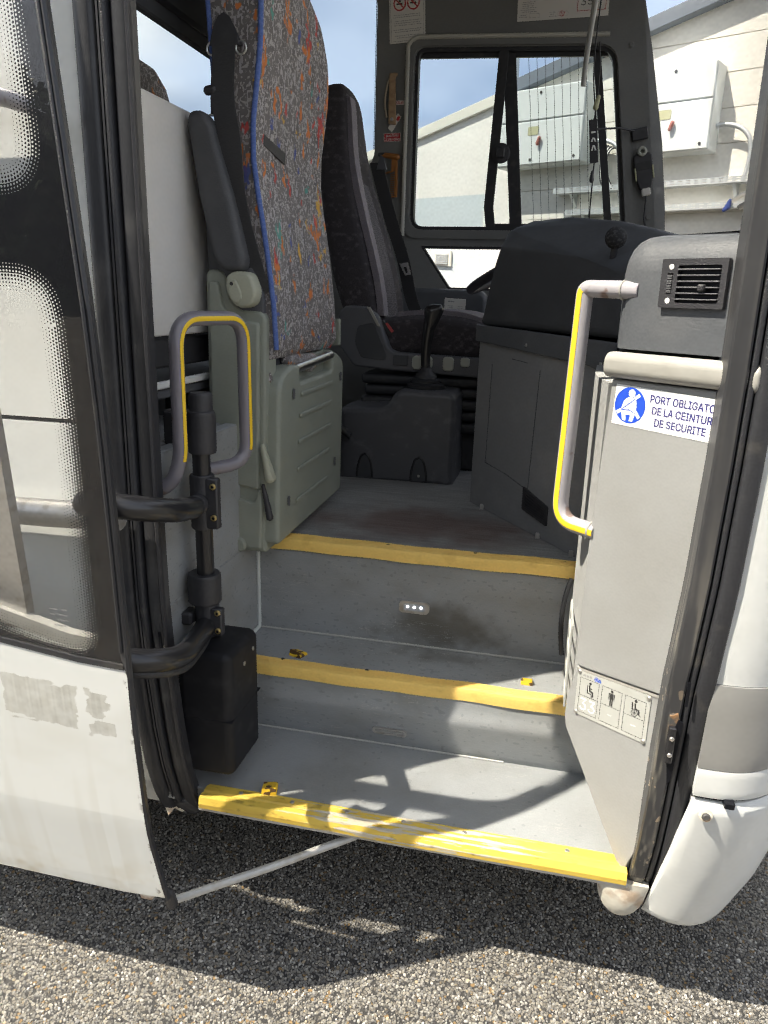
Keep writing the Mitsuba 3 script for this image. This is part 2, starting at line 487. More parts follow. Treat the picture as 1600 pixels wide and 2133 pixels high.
weave = proc(lambda p, n, uv: 0.0012 * noise(p.x * 600, p.y * 600, p.z * 600), eps=5e-4)
mat('fabric', proc(fabric), 0.9, bump=weave, sheen=0.4)
mat('piping_blue', grime((0.07, 0.12, 0.34), (0.12, 0.18, 0.42), 200, 0.4, 0.7, 0.7, 0.3, 500), 0.8)
mat('velour_black', grime((0.036, 0.032, 0.036), (0.10, 0.09, 0.098), 60, 0.5, 0.8, 0.6, 0.6, 500), 0.9, bump=weave, sheen=0.6)
mat('velour_bolster', grime((0.16, 0.145, 0.165), (0.20, 0.185, 0.20), 30, 0.45, 0.8, 0.6, 0.5, 500), 0.9, bump=weave, sheen=0.8)


def checks(p, n, uv):
    u, v = (p.y + p.z) * 62, (p.y - p.z) * 62
    d = dr.minimum(dr.abs(u - dr.floor(u) - 0.5), dr.abs(v - dr.floor(v) - 0.5))
    return mix((0.085, 0.078, 0.09), (0.028, 0.026, 0.03), smoothstep(0.10, 0.2, d)) * (0.7 + 0.6 * noise(p.x * 700, p.y * 700, p.z * 700))


mat('velour_checked', proc(checks), 0.9, sheen=0.4)
mat('webbing', proc(lambda p, n, uv: mi.Color3f(0.030, 0.030, 0.032) * (0.7 + 0.6 * noise(p.x * 300, p.y * 300, p.z * 1200))), 0.7)
mat('seat_shell', grime((0.085, 0.088, 0.097), (0.11, 0.11, 0.117), 10, 0.4, 0.8, 0.5, 0.2, 400), 0.5, bump=grain)
mat('armrest_grey', grime((0.055, 0.057, 0.062), (0.08, 0.08, 0.085), 20, 0.4, 0.8, 0.5, 0.3, 600), 0.6, bump=leather)
mat('button_grey', (0.33, 0.34, 0.30), 0.4)
mat('handle_red', (0.30, 0.10, 0.08), 0.5)
mat('navy_plastic', (0.02, 0.04, 0.17), 0.4)
mat('red_plastic', (0.40, 0.07, 0.07), 0.4)
mat('white_print', grime((0.68, 0.69, 0.68), (0.56, 0.55, 0.51), 30, 0.55, 0.8, 0.4, 0.02), 0.35)
mat('paper', (0.62, 0.60, 0.56), 0.6)
mat('blue_print', (0.020, 0.075, 0.52), 0.4)
mat('navy_print', (0.035, 0.035, 0.17), 0.4)
mat('red_print', (0.42, 0.025, 0.03), 0.45)
mat('dark_print', (0.03, 0.03, 0.03), 0.5)
mat('grey_print', (0.28, 0.28, 0.28), 0.5)
mat('plate_alu', grime((0.42, 0.43, 0.41), (0.36, 0.36, 0.33), 30, 0.5, 0.8, 0.5, 0.03), 0.4, metallic=0.15)
mat('pale_print', (0.75, 0.76, 0.74), 0.5)
mat('hammer_orange', (0.27, 0.105, 0.025), 0.4)
mat('tool_wood', grime((0.33, 0.22, 0.13), (0.24, 0.15, 0.08), 60, 0.4, 0.7, 0.7, 0.1), 0.6)
mat('cord_pale', (0.36, 0.30, 0.22), 0.7)
mat('foam', grime((0.014, 0.014, 0.015), (0.045, 0.045, 0.047), 220, 0.45, 0.7, 0.8, 0.4, 900), 0.9)
mat('lens', (0.42, 0.44, 0.46), 0.2)
scene['led_light'] = {'type': 'diffuse', 'reflectance': rgb((0.8, 0.8, 0.8))}
scene['pane_door'] = {'type': 'thindielectric', 'int_ior': 1.36}
scene['pane_tinted'] = {'type': 'thindielectric', 'int_ior': 1.5, 'specular_transmittance': rgb((0.55, 0.60, 0.62))}
scene['pane'] = {'type': 'thindielectric', 'int_ior': 1.5}
WN, WT, WP = A(0.434, 0.901, 0), A(0.901, -0.434, 0), A(0, 4.6, 0)


def wall_paint(p, n, uv):
    s = p.x * 0.901 - (p.y - 4.6) * 0.434
    c = mix((0.72, 0.70, 0.66), (0.66, 0.635, 0.59), smoothstep(0.35, 0.75, fbm(p.x * 3, p.y * 3, p.z * 3, 4)) * 0.5)
    band = smoothstep(2.215, 2.205, p.z) * smoothstep(-0.745, -0.755, s)
    c = mix(c, (0.50, 0.545, 0.565), band)
    return c * (1 + 0.10 * (noise(p.x * 60, p.y * 60, p.z * 60) - 0.5))


render_bump = proc(lambda p, n, uv: 0.0035 * fbm(p.x * 130, p.y * 130, p.z * 130, 3), eps=1e-3)
mat('wall_render', proc(wall_paint), 0.85, bump=render_bump)
mat('wall_block', grime((0.70, 0.68, 0.62), (0.63, 0.605, 0.54), 4, 0.4, 0.75, 0.6, 0.12, 60), 0.85, bump=render_bump)
mat('fascia', (0.62, 0.60, 0.53), 0.5)
mat('eave_grey', (0.12, 0.14, 0.17), 0.5)
mat('cabinet_paint', grime((0.54, 0.57, 0.56), (0.48, 0.50, 0.49), 3, 0.4, 0.8, 0.5, 0.03), 0.45)
mat('zinc', grime((0.52, 0.54, 0.54), (0.40, 0.42, 0.42), 20, 0.4, 0.8, 0.5, 0.05), 0.45, metallic=0.5)
mat('label_olive', (0.36, 0.36, 0.22), 0.6)


def asphalt(p, n, uv):
    d, e, w = voronoi(p.x * 105, p.y * 105)
    stone = smoothstep(0.62, 0.50, d) * smoothstep(0.10, 0.22, e - d)
    tone = mix((0.22, 0.20, 0.17), (0.46, 0.43, 0.37), cell_rand(dr.floor(w * 1e4), 2, 7))
    tone = mix(tone, (0.40, 0.27, 0.13), dr.select(cell_rand(dr.floor(w * 1e4), 5, 1) < 0.10, 1.0, 0.0))
    c = mix((0.032, 0.031, 0.030), tone * 0.5, stone * smoothstep(0.15, 0.3, w))
    return c * (0.85 + 0.3 * fbm(p.x * 3, p.y * 3, 0, 3))


mat('asphalt', proc(asphalt), 0.8)
mat('stones', {'type': 'mesh_attribute', 'name': 'vertex_color'}, 0.62)

# ------------------------------------------------------------------ ground
whole('ground', tm([[-90, -90, 0], [90, -90, 0], [90, 90, 0], [-90, 90, 0]], [[0, 1, 2], [0, 2, 3]]), 'asphalt', 'worn pebbly asphalt yard the coach is parked on', 'ground', smooth=False, kind='structure')


def stones(x0, x1, y0, y1, step, lo, hi):
    nx, ny = int((x1 - x0) / step), int((y1 - y0) / step)
    g = np.stack(np.meshgrid(np.arange(nx), np.arange(ny), indexing='ij'), -1).reshape(-1, 2).astype(float)
    g[:, 0] += 0.5 * (g[:, 1] % 2)
    c = np.array([x0, y0]) + (g + RNG.uniform(-0.42, 0.42, g.shape)) * step
    keep = RNG.random(len(c)) < 0.86
    c = c[keep]
    n = len(c)
    r = RNG.uniform(lo, hi, n) * np.where(RNG.random(n) < 0.12, 1.35, 1.0)
    asp, rot = RNG.uniform(0.6, 1.0, n), RNG.uniform(0, math.pi, n)
    k = 6
    ang = np.arange(k) * 2 * math.pi / k
    ring = np.stack([np.cos(ang), np.sin(ang)], -1)
    def level(scale, z, jit):
        rad = r[:, None] * scale * (1 + RNG.uniform(-jit, jit, (n, k)))
        x, y = ring[None, :, 0] * rad, ring[None, :, 1] * rad * asp[:, None]
        cx = c[:, :1] + x * np.cos(rot)[:, None] - y * np.sin(rot)[:, None]
        cy = c[:, 1:] + x * np.sin(rot)[:, None] + y * np.cos(rot)[:, None]
        return np.stack([cx, cy, np.broadcast_to(np.asarray(z).reshape(-1, 1), cx.shape)], -1)
    h = RNG.uniform(0.0012, 0.0034, n)
    a, b = level(1.0, np.full(n, -0.0006), 0.18), level(0.72, h * 0.8, 0.2)
    top = np.concatenate([c + RNG.normal(0, 0.0004, c.shape), h[:, None]], 1)[:, None]
    v = np.concatenate([a, b, top], 1).reshape(-1, 3)
    f = []
    for j in range(k):
        q = (j + 1) % k
        f += [[j, q, k + q], [j, k + q, k + j], [k + j, k + q, 2 * k]]
    f = (np.arange(n)[:, None, None] * (2 * k + 1) + np.array(f)[None]).reshape(-1, 3)
    base = np.array([[0.36, 0.345, 0.315], [0.45, 0.43, 0.395], [0.27, 0.262, 0.25], [0.51, 0.495, 0.46], [0.40, 0.33, 0.23], [0.21, 0.205, 0.20], [0.33, 0.30, 0.26]])
    col = base[RNG.choice(7, n, p=[.29, .2, .22, .1, .035, .10, .055])] * np.where(RNG.random((n, 1)) < 0.25, RNG.uniform(0.7, 1.0, (n, 1)), RNG.uniform(0.30, 0.58, (n, 1)))
    return v, f, np.repeat(np.clip(col, 0, 0.7), 2 * k + 1, 0)


sv, sf, sc = stones(-1.6, 1.25, -0.55, 0.95, 0.0067, 0.0022, 0.0042)
scene['ground__aggregate'] = mikit.ply(tm(sv, sf), 'stones', smooth=False, color=sc)
labels['ground__aggregate'] = {'label': 'pale and brown pebbles set in the dark asphalt', 'kind': 'stuff'}

# ------------------------------------------------------------------ coach: body
coach = thing('coach', 'white coach parked with its front passenger door slid open onto grey steps', 'coach')
Bz, By = [0.2, 0.28, 0.36, 0.45, 0.55, 0.7, 0.85, 1.0, 3], [0.085, 0.045, 0.006, -0.022, -0.043, -0.064, -0.077, -0.08, -0.08]
Dz, Dy = [0.2, 0.28, 0.31, 0.5, 0.73, 0.91, 1.23, 1.4, 1.63, 1.81, 2.5], [-0.21, -0.225, -0.235, -0.27, -0.290, -0.300, -0.325, -0.342, -0.338, -0.325, -0.25]
B = lambda z: np.interp(z, Bz, By)
D = lambda z: np.interp(z, Dz, Dy)
Bo = lambda o: (lambda z: B(z) + o)
Do = lambda o: (lambda z: D(z) + o)

part(coach, 'side_panel', sheet(Polygon([(-6, .30), (-.80, .30), (-.812, .5), (-.812, 1.194), (-6, 1.194)]), Bo(0), 0.03), 'white_body', 40)
part(coach, 'side_panel', sheet(Polygon([(-1.80, 1.203), (-.812, 1.203), (-.812, 2.4), (-1.80, 2.4)]), Bo(0), 0.03), 'white_body', 40)
part(coach, 'side_panel', sheet(Polygon([(-6, 2.35), (-1.80, 2.35), (-1.80, 2.4), (.6, 2.4), (.6, 2.75), (-6, 2.75)]), Bo(0.002), 0.06), 'white_body', 40)
part(coach, 'side_gap_filler', sheet(Polygon([(-1.80, 1.19), (-.83, 1.19), (-.83, 1.21), (-1.8, 1.21)]), Bo(0.012), 0.01), 'rubber', 40)
part(coach, 'side_window', sheet(Polygon([(-6, 1.203), (-1.81, 1.203), (-1.81, 2.34), (-6, 2.34)]), Bo(0.006)), 'pane', False)

# left door frame: ribbed rubber seals following the curved side
def extr_z(prof, zs, fx=None):
    """a plan section (x, y) run up the side, following its bulge"""
    rings = []
    for z in zs:
        b = float(B(z))
        rings.append([(x + (fx(z) if fx else 0), b + y, z) for x, y in prof])
    return loft(rings)


ZS = np.r_[np.arange(0.30, 1.05, 0.05), 1.2, 1.6, 2.0, 2.42]


def rib(x0, x1, h, y0=0.03, n=7):
    t = np.linspace(0, math.pi, n)
    c, r = (x0 + x1) / 2, (x1 - x0) / 2
    return [(x1, y0)] + [(c + r * math.cos(a), -h * math.sin(a) ** 0.8) for a in t] + [(x0, y0)]


part(coach, 'door_frame_left', extr_z([(-.745, .06), (-.711, .002), (-.712, -.006), (-.716, -.008), (-.720, -.004), (-.722, .003), (-.80, .006), (-.80, .06)], ZS), 'black_plastic', 40, label='black left door frame with a flanged inner edge')
for i, (x0, x1, h) in enumerate(((-.809, -.768, .018), (-.7635, -.748, .013), (-.745, -.717, .006))):
    part(coach, 'door_seal', extr_z(rib(x0, x1, h), ZS), 'rubber' if i % 2 else 'rubber_worn', 45)
part(coach, 'door_seal', extr_z([(-.7645, .0), (-.7645, -.013), (-.7610, -.013), (-.7610, .0)], ZS), 'rubber_worn', 30, label='thin worn lip between the left seals')
part(coach, 'seal_foot', shull([((-.735, .045, .30), .022), ((-.75, .03, .32), .02), ((-.70, .055, .32), .012)]), 'rubber_worn', 40)
part(coach, 'strike_slot', xz(prism(rrect(-.7335, .70, -.7195, .835, .007), .006, .002), -.0735), 'steel', 30)
part(coach, 'strike_hole', xz(prism(rrect(-.7295, .735, -.7235, .79, .003), .004), -.0775), 'frit', 30)
part(coach, 'rust_patch', sheet(Polygon([(-.80, .33), (-.775, .335), (-.752, .30), (-.765, .272), (-.785, .285)]), Bo(-.004), .006), 'rust_paint', 40, label='rusty torn corner below the left door seal')
part(coach, 'lower_bracket', hull([(-.835, .05, .345), (-.80, .04, .26), (-.77, .05, .30), (-.79, .09, .34), (-.83, .08, .25), (-.80, .08, .345)]), 'rust_paint', 20)

# right door frame
fx = lambda z: float(np.interp(z, [.26, .36, .45, .6, .8, 1.0, 1.25, 1.5, 2.5], [-.018, -.015, -.013, -.012, -.010, .002, .009, .010, .006]))
ZR = np.r_[np.arange(0.26, 1.05, 0.05), 1.2, 1.35, 1.6, 2.0, 2.42]
part(coach, 'door_frame_right', cat(extr_z([(.236, .055), (.236, -.002), (.239, -.006), (.262, -.008), (.266, -.004), (.266, .004), (.243, .004), (.243, .055)], ZR, fx)), 'jamb_black', 35, label='scuffed black right door frame with dust streaks')
part(coach, 'door_seal', extr_z(rib(.268, .279, .004, .02), ZR, fx), 'rubber', 45)
part(coach, 'door_seal', extr_z(rib(.281, .311, .010, .03, 11), ZR, fx), 'rubber', 45)
lt = part(coach, 'door_latch', xz(prism([(.241, .672), (.236, .76), (.250, .765), (.254, .75), (.250, .668)], .010, .002), -.082), 'rust_dark', 30, label='rusty latch plate in the right door frame')
part(coach, 'door_latch__recess', xz(prism([(.2375, .70), (.2505, .755), (.259, .75), (.252, .64), (.247, .625)], .004), -.0845), 'frit', 30)
part(coach, 'door_latch__block', cbox((.2365, -.092, .672), (.2485, -.080, .742), .002), 'black_gloss', 30)
for z in (.69, .722):
    part(coach, 'door_latch__screw', disc((.2425, -.092, z), (0, -1, 0), .004, .003), 'steel')
part(coach, 'strike_slot', xz(prism(rrect(.2555, .785, .2605, .83, .002), .003), -.0905), 'frit', 30)
for z, x in ((.655, .301), (.512, .293), (.60, .30), (.33, .287)):
    part(coach, 'paint_chip', disc((x, float(B(z)) - .0125, z), (0, -1, 0), .004, .001, 7), 'white_print', 30)

# right front corner and bumper
HI = A((.306, -.078), (.36, -.076), (.42, -.045), (.49, .035), (.545, .15), (.58, .28), (.61, .5), (.63, .8), (.64, 1.1))
LO = A((.275, .03), (.33, .005), (.39, .035), (.446, .111), (.50, .19), (.54, .27), (.575, .38), (.60, .7), (.61, 1.1))
from scipy.interpolate import CubicSpline as CS
CT = np.linspace(0, 1, 34)
HIc, LOc = CS(np.linspace(0, 1, 9), HI)(CT), CS(np.linspace(0, 1, 9), LO)(CT)


def corner(z, grow=0.0):
    w = np.clip((0.62 - z) / 0.36, 0, 1.2) ** 1.6
    c = HIc * (1 - w) + LOc * w
    c = c.copy()
    c[:, 0] += fx(z) * np.exp(-CT * 10)
    t = np.gradient(c, axis=0)
    n = np.stack([t[:, 1], -t[:, 0]], 1)
    n /= np.linalg.norm(n, axis=1, keepdims=True)
    return c + n * grow


def skin(zs, gs, th=0.02):
    out = [np.c_[corner(z, g), np.full(len(CT), z)] for z, g in zip(zs, gs)]
    inn = [np.c_[corner(z, g - th), np.full(len(CT), z)] for z, g in zip(zs, gs)]
    rings = out + inn[::-1]
    k = len(CT)
    m = loft([np.array([r[i] for r in rings]) for i in range(k)])
    return m


def prof(z0, z1, r, k=14, grow=0.0):
    z = np.linspace(z0, z1, k)
    d = np.minimum(z - z0, z1 - z)
    return z, grow - np.where(d < r, r - np.sqrt(np.maximum(r * r - (r - d) ** 2, 0)), 0)


part(coach, 'front_panel', skin(*prof(.827, 1.46, .004, 12)), 'white_body', 45)
part(coach, 'front_stripe', skin(*prof(.664, .826, .002, 8, .001)), 'silver_stripe', 45, label='silver grey stripe around the front corner')
part(coach, 'front_panel', skin(*prof(.608, .663, .0015, 8)), 'white_body', 45)
part(coach, 'bumper', skin(*prof(.245, .598, .010, 26, .003)), 'white_body', 50, label='white front bumper corner with one rusty screw')
rs = A(.318, -.083, .577)
part(coach, 'bumper__gap_filler', skin(*prof(.590, .615, .001, 4, -.012), th=.01), 'rubber', 40)
part(coach, 'bumper__gap_plug', cbox((.345, -.088, .597), (.362, -.066, .610), .002), 'frit')
part(coach, 'bumper__screw_seat', disc(rs, (0.05, -1, .12), .012, .004), 'rust_paint')
part(coach, 'bumper__screw', disc(rs + A(0, -.003, -.001), (0.05, -1, .12), .0072, .007), 'rust_dark', label='rusty bumper screw')
part(coach, 'headlamp', shull([((.462, -.008, .80), .028), ((.475, -.002, .75), .026), ((.50, .02, .78), .03)]), 'lens', 40)
part(coach, 'indicator', shull([((.438, -.030, .795), .010), ((.447, -.022, .755), .012)]), 'label_olive', 40, label='amber indicator lens')
fv = trimesh.creation.uv_sphere(1.0, count=[14, 28]).vertices * A(.049, .034, .074) + A(.213, .028, .312)
part(coach, 'jacking_foot', hull(np.vstack([fv[fv[:, 2] < .315], A((.166, .0, .334), (.260, .056, .334), (.166, .056, .334), (.260, .0, .334))])), 'foot_paint', 50, label='pale rusty rounded bracket under the right end of the sill')
# far side and front closing panels, roof, saloon
part(coach, 'roof', cbox((-6, -.06, 2.76), (.50, 2.28, 2.86), .03), 'white_body', 30)
part(coach, 'front_lower_wall', loft([[(.60, .3, .3), (.64, .8, .3), (.64, 1.9, .3), (.45, 2.26, .3), (.40, 2.22, .3), (.58, 1.85, .3), (.58, .3, .3)], [(.60, .3, 1.46), (.64, .8, 1.46), (.64, 1.9, 1.46), (.45, 2.26, 1.46), (.40, 2.22, 1.46), (.58, 1.85, 1.46), (.58, .3, 1.46)]]), 'white_body', 20)
part(coach, 'ceiling', cbox((-6, .0, 2.70), (.42, 2.2, 2.74), .005), 'wall_trim', 30)
part(coach, 'rear_wall', cbox((-6.05, -.05, .3), (-5.98, 2.28, 2.75), .005), 'wall_trim', 30)
part(coach, 'underfloor', cbox((-6, .36, .45), (-.82, 2.2, .60), .005), 'black_plastic', 30)
part(coach, 'underfloor', cbox((-.80, .56, .50), (.5, 2.2, .60), .005), 'black_plastic', 30)
part(coach, 'saloon_floor', cbox((-6, .03, 1.12), (-1.30, 2.2, 1.16), .005), 'vinyl_floor', 30)
tyre = lathe([(.20, -.12), (.38, -.12), (.425, -.10), (.435, -.05), (.435, .05), (.425, .10), (.38, .12), (.20, .12)], (-1.55, .22, .435), (0, 1, 0), 48)
part(coach, 'wheel__tyre', tyre, 'rubber', 40)
part(coach, 'wheel__rim', lathe([(.205, -.08), (.19, -.02), (.10, .0), (.02, -.03), (0, -.03)], (-1.55, .22, .435), (0, 1, 0), 36), 'steel', 40)

# windscreen (raked, bowed forward)
wt = np.linspace(0, 1, 18)
def screen_curve(x0, xm, y0, y1):
    y = y0 + (y1 - y0) * wt
    return np.stack([x0[0] * (1 - wt) + x0[1] * wt + xm * (1 - (2 * wt - 1) ** 4), y], 1)
sc_lo, sc_hi = screen_curve((.33, .38), .27, -.05, 2.2), screen_curve((.28, .17), .20, -.05, 2.2)
part(coach, 'windscreen', loft([np.c_[sc_lo, np.full(18, 1.47)], np.c_[sc_hi, np.full(18, 2.74)]], closed=False), 'pane', True)

part(coach, 'wiper__blade', tube(spline([(.655, 2.36, 1.868), (.665, 2.15, 1.872), (.675, 1.95, 1.862), (.68, 1.72, 1.855)], 16), .009, 8), 'steel', 50)
part(coach, 'wiper__arm', tube(spline([(.67, 2.30, 1.835), (.685, 2.0, 1.838), (.69, 1.70, 1.82)], 12), .010, 8), 'rubber', 50)

# far wall of the cab with the driver's windows
OUT = [(-.855, .60), (.60, .60), (.40, 1.50), (.378, 1.715), (.366, 1.82), (.326, 2.062), (.247, 2.409), (.17, 2.70), (-.855, 2.70)]
W1 = rpoly([(-.705, 1.728), (.215, 1.728), (.107, 2.425), (-.705, 2.447)], [.06, .03, .07, .05])
W2 = rpoly([(-.52, 1.475), (.2, 1.475), (.2, 1.660), (-.655, 1.660)], .012)
part(coach, 'cab_wall', xz(prism(Polygon(OUT, [W1, W2]), .06), 2.2), 'wall_trim', False)
ring = Polygon(rpoly([(-.742, 1.69), (.258, 1.69), (.14, 2.465), (-.742, 2.487)], [.08, .04, .09, .07])).difference(Polygon(W1).buffer(.004))
part(coach, 'window_surround', xz(prism(ring, .012), 2.189), 'wall_trim', False)
LIPP = [(-.735, 2.189, 1.70), (-.735, 2.189, 2.46), (-.70, 2.189, 2.482), (.08, 2.189, 2.462)]
part(coach, 'window_surround_lip', tube(fil(LIPP, .05), .009, 10), 'lip_cream', 50, label='pale moulded lip around the driver window')
dw = part(coach, 'driver_window__pane', xz(trimesh.creation.extrude_polygon(Polygon(W1), .0001, engine='earcut'), 2.235) if False else sheet(Polygon(W1), lambda z: 2.235 + 0 * z), 'pane_tinted', False)
fr = Polygon(W1).difference(Polygon(W1).buffer(-.014))
part(coach, 'driver_window__gasket', xz(prism(fr, .04), 2.205), 'rubber', False)


def bar(p, q, w, y0, y1, m, parent='driver_window', name='frame_bar'):
    p, q = A(*p), A(*q)
    d = (q - p) / np.linalg.norm(q - p)
    n = A(-d[1], d[0]) * w / 2
    return part(coach + '__' + parent if not parent.startswith('coach') else parent, name, xz(prism([p - n, q - n, q + n, p + n], y1 - y0, .002), y0), m, 30)


bar((-.335, 2.43), (-.362, 1.82), .040, 2.208, 2.228, 'rubber')
bar((-.362, 1.825), (-.348, 1.735), .040, 2.208, 2.228, 'rubber')
bar((-.315, 2.42), (-.240, 1.74), .052, 2.229, 2.245, 'rubber')
bar((.035, 2.42), (.150, 1.735), .030, 2.229, 2.245, 'rubber')
bar((-.70, 2.428), (.11, 2.410), .030, 2.230, 2.246, 'rubber')
bar((-.36, 1.745), (.21, 1.745), .026, 2.230, 2.246, 'rubber')
part(coach, 'driver_window__latch', cat(disc((-.322, 2.205, 2.035), (0, -1, 0), .040, .014, 28), cbox((-.34, 2.18, 2.015), (-.305, 2.195, 2.055), .004)), 'black_plastic')
for i in range(8):
    x = -.235 + i * .033
    part(coach, 'driver_window__heater_wire', tube([(x, 2.234, 2.40), (x + .072, 2.234, 1.75)], .0011, 5), 'dark_print', 30)
part(coach, 'lower_window__pane', sheet(Polygon(W2), lambda z: 2.235 + 0 * z), 'pane', False)
part(coach, 'lower_window__gasket', xz(prism(Polygon(W2).difference(Polygon(W2).buffer(-.010)), .03), 2.205), 'rubber', False)
part(coach, 'door_card', xz(prism(rpoly([(-.72, .9), (-.335, .9), (-.335, 1.475), (-.72, 1.48)], [.02, .02, .05, .01]), .10, .02, 4), 2.105), 'dash', 40)
for z in (2.423, 1.784):
    part(coach, 'pillar_screw', disc((.167 if z > 2 else .303, 2.2, z), (0, -1, 0), .010, .006), 'wall_trim')
# far side of the saloon
FW = Polygon([(-6, .6), (-.855, .6), (-.855, 2.70), (-6, 2.70)], [rpoly([(-5.9, 1.975), (-.872, 1.975), (-.872, 2.68), (-5.9, 2.68)], .09)])
part(coach, 'saloon_wall', xz(prism(FW, .05), 2.2), 'wall_trim', False)
part(coach, 'saloon_window', sheet(Polygon([(-5.95, 1.95), (-.86, 1.95), (-.86, 2.69), (-5.95, 2.69)]), lambda z: 2.225 + 0 * z), 'pane_tinted', False)
dots = []
for j in range(150):
    for k, r in ((0, .0030), (1, .0022)):
        dots.append(disc((-.877 - k * .0055, 2.222, 2.06 + .0042 * j + .002 * k), (0, -1, 0), r, .0005, 6))
part(coach, 'saloon_window_frit', cat(*dots), 'frit', False, label='fringe of printed dots along the window edge', kind='stuff')
# luggage rack and partition behind the guide seat
part(coach, 'overhead_bulkhead', cbox((-.958, .0, 2.018), (-.935, .80, 2.70), .004), 'dash_dark', 30)
part(coach, 'overhead_bulkhead_strip', cbox((-.935, .01, 2.05), (-.929, .79, 2.066), .002), 'black_gloss')
part(coach, 'partition', cbox((-.88, -.005, 1.342), (-.858, 1.0, 1.826), .003), 'laminate')
part(coach, 'partition_base', cat(cbox((-.94, .0, 1.27), (-.868, 1.0, 1.335), .006)), 'black_plastic')
part(coach, 'locker_back', cbox((-1.32, .0, .9), (-1.28, 1.0, 1.30), .004), 'dash_dark')
part(coach, 'locker_floor', cbox((-1.30, .0, 1.09), (-.80, .45, 1.13), .004), 'cabinet_grey')
part(coach, 'locker_shelf', cbox((-1.25, .0, 1.205), (-.86, 1.0, 1.225), .003), 'seat_shell')
part(coach, 'locker_shelf_edge', cbox((-.866, .06, 1.228), (-.852, .46, 1.244), .003), 'white_print', label='white edge strip of the locker shelf')

# ------------------------------------------------------------------ coach: stairs
st = coach + '__stairs'
part(coach, 'stairs__tread', cbox((-.80, .03, .33), (.32, .34, .36), .002), 'vinyl_step', 30)
part(coach, 'stairs__riser', yz(prism([(.312, .355), (.304, .375), (.296, .41), (.285, .452), (.284, .468), (.290, .482), (.294, .50), (.295, .54), (.36, .54), (.36, .355)], 1.12), -.80), 'vinyl_step', 50)
part(coach, 'stairs__tread', cbox((-.80, .297, .52), (.32, .53, .544), .002), 'vinyl_step', 30)
part(coach, 'stairs__riser', cbox((-.80, .502, .535), (.32, .54, .80), .002), 'vinyl_step', 30)
part(coach, 'stairs__left_wall', cat(cbox((-.79, .0, .34), (-.757, .515, .802), .003), cbox((-.79, .0, .80), (-.757, .405, 1.13), .003)), 'vinyl_step', 30)
part(coach, 'stairs__sealant_bead', tube([(-.753, .499, .80), (-.753, .499, .552), (-.752, .494, .548), (-.752, .36, .548)], .0055, 8), 'cabinet_paint', 40)
part(coach, 'stairs__sealant_bead', tube([(-.752, .498, .547), (-.2, .498, .547), (.1, .498, .547)], .0028, 6), 'scratch', 40)
part(coach, 'stairs__sealant_bead', tube([(-.752, .306, .3625), (-.3, .306, .3625), (-.05, .306, .3625)], .0026, 6), 'scratch', 40)


def nosing(x0, x1, y, z, m, w=.05, h=.033, lab=None):
    p = [(y - .004, z - h), (y - .005, z - .004), (y - .002, z + .0045), (y + .004, z + .006)]
    k = (w - .012) / 5
    for i in range(5):
        a = y + .008 + k * i
        p += [(a, z + .006), (a + k * .12, z + .0032), (a + k * .28, z + .0032), (a + k * .4, z + .006)]
    p += [(y + w - .003, z + .006), (y + w, z + .001), (y + w, z - .004), (y + .006, z - .004), (y + .006, z - h)]
    # a little wobble along the length
    xs = np.linspace(x0, x1, 40)
    rings = []
    for x in xs:
        d = 0.0012 * math.sin(x * 9 + z * 40) + 0.0008 * math.sin(x * 31 + z * 11)
        rings.append([(x, a + d, b + d * 0.8) for a, b in p])
    key = part(coach, 'stairs__nosing', loft(rings), m, 25, label=lab)
    return key


nosing(-.745, .082, .498, .806, 'nosing_yellow', .045, .026, lab='upper yellow step edge')
nosing(-.73, .095, .294, .544, 'nosing_yellow', .037, .025, lab='middle yellow step edge')
sill_p = [(-.010, .338), (-.012, .350), (-.007, .364), (.002, .3655), (.009, .3655), (.012, .3615), (.016, .3615), (.019, .365), (.036, .365), (.040, .3612), (.046, .3612), (.046, .352), (.004, .352), (.004, .338)]
part(coach, 'stairs__nosing', loft([[(x, a + .001 * math.sin(9 * x), b) for a, b in sill_p] for x in np.linspace(-.695, .215, 30)]), 'sill_yellow', 25, label='bottom yellow step edge, worn to bare metal')
part(coach, 'stairs__sill_channel', cbox((-.70, -.004, .326), (.22, .05, .3375), .002), 'alu_bar', 30)
for x, y, z in [(-.60, .535, .812), (-.40, .53, .812), (-.17, .53, .812), (.055, .53, .812), (-.62, .325, .550), (-.40, .325, .550), (-.185, .325, .550), (.06, .325, .550)]:
    part(coach, 'stairs__screw', disc((x, y, z - .001), (0, 0, 1), .0045, .0012, 12), 'dark_print', 30)
for x in (-.61, -.49, -.365, -.24, -.11, .10):
    part(coach, 'stairs__screw', disc((x, .028, .3645), (0, 0, 1), .0052, .0022, 12), 'steel', 30)
part(coach, 'stairs__step_light__bezel' if False else 'stairs__light_bezel', xz(prism(Polygon(rpoly([(-.358, .643), (-.352, .638), (-.286, .638), (-.278, .645), (-.278, .664), (-.286, .671), (-.352, .671), (-.358, .664)], .004), [rrect(-.347, .644, -.289, .665, .007)]), .006), .4975), 'steel', False)
part(coach, 'stairs__light_lens', xz(prism(rrect(-.347, .644, -.289, .665, .007), .004, .001), .4985), 'lens', 30)
for i in range(3):
    k = part(coach, 'stairs__light_diode', disc((-.336 + i * .018, .4986, .6555), (0, -1, 0), .0036, .0015, 12), 'led_light', 30, label='lit white diode of the step light')
    scene[k]['emitter'] = {'type': 'area', 'radiance': rgb((0.9, 0.94, 1.0))}
part(coach, 'stairs__slot_light', xz(prism(Polygon(rrect(-.374, .400, -.288, .417, .0083), [rrect(-.368, .4035, -.294, .4135, .0048)]), .006), .288), 'steel', False)
part(coach, 'stairs__slot_light_lens', xz(prism(rrect(-.368, .4035, -.294, .4135, .0048), .004, .001), .2905), 'silver_stripe', 30)
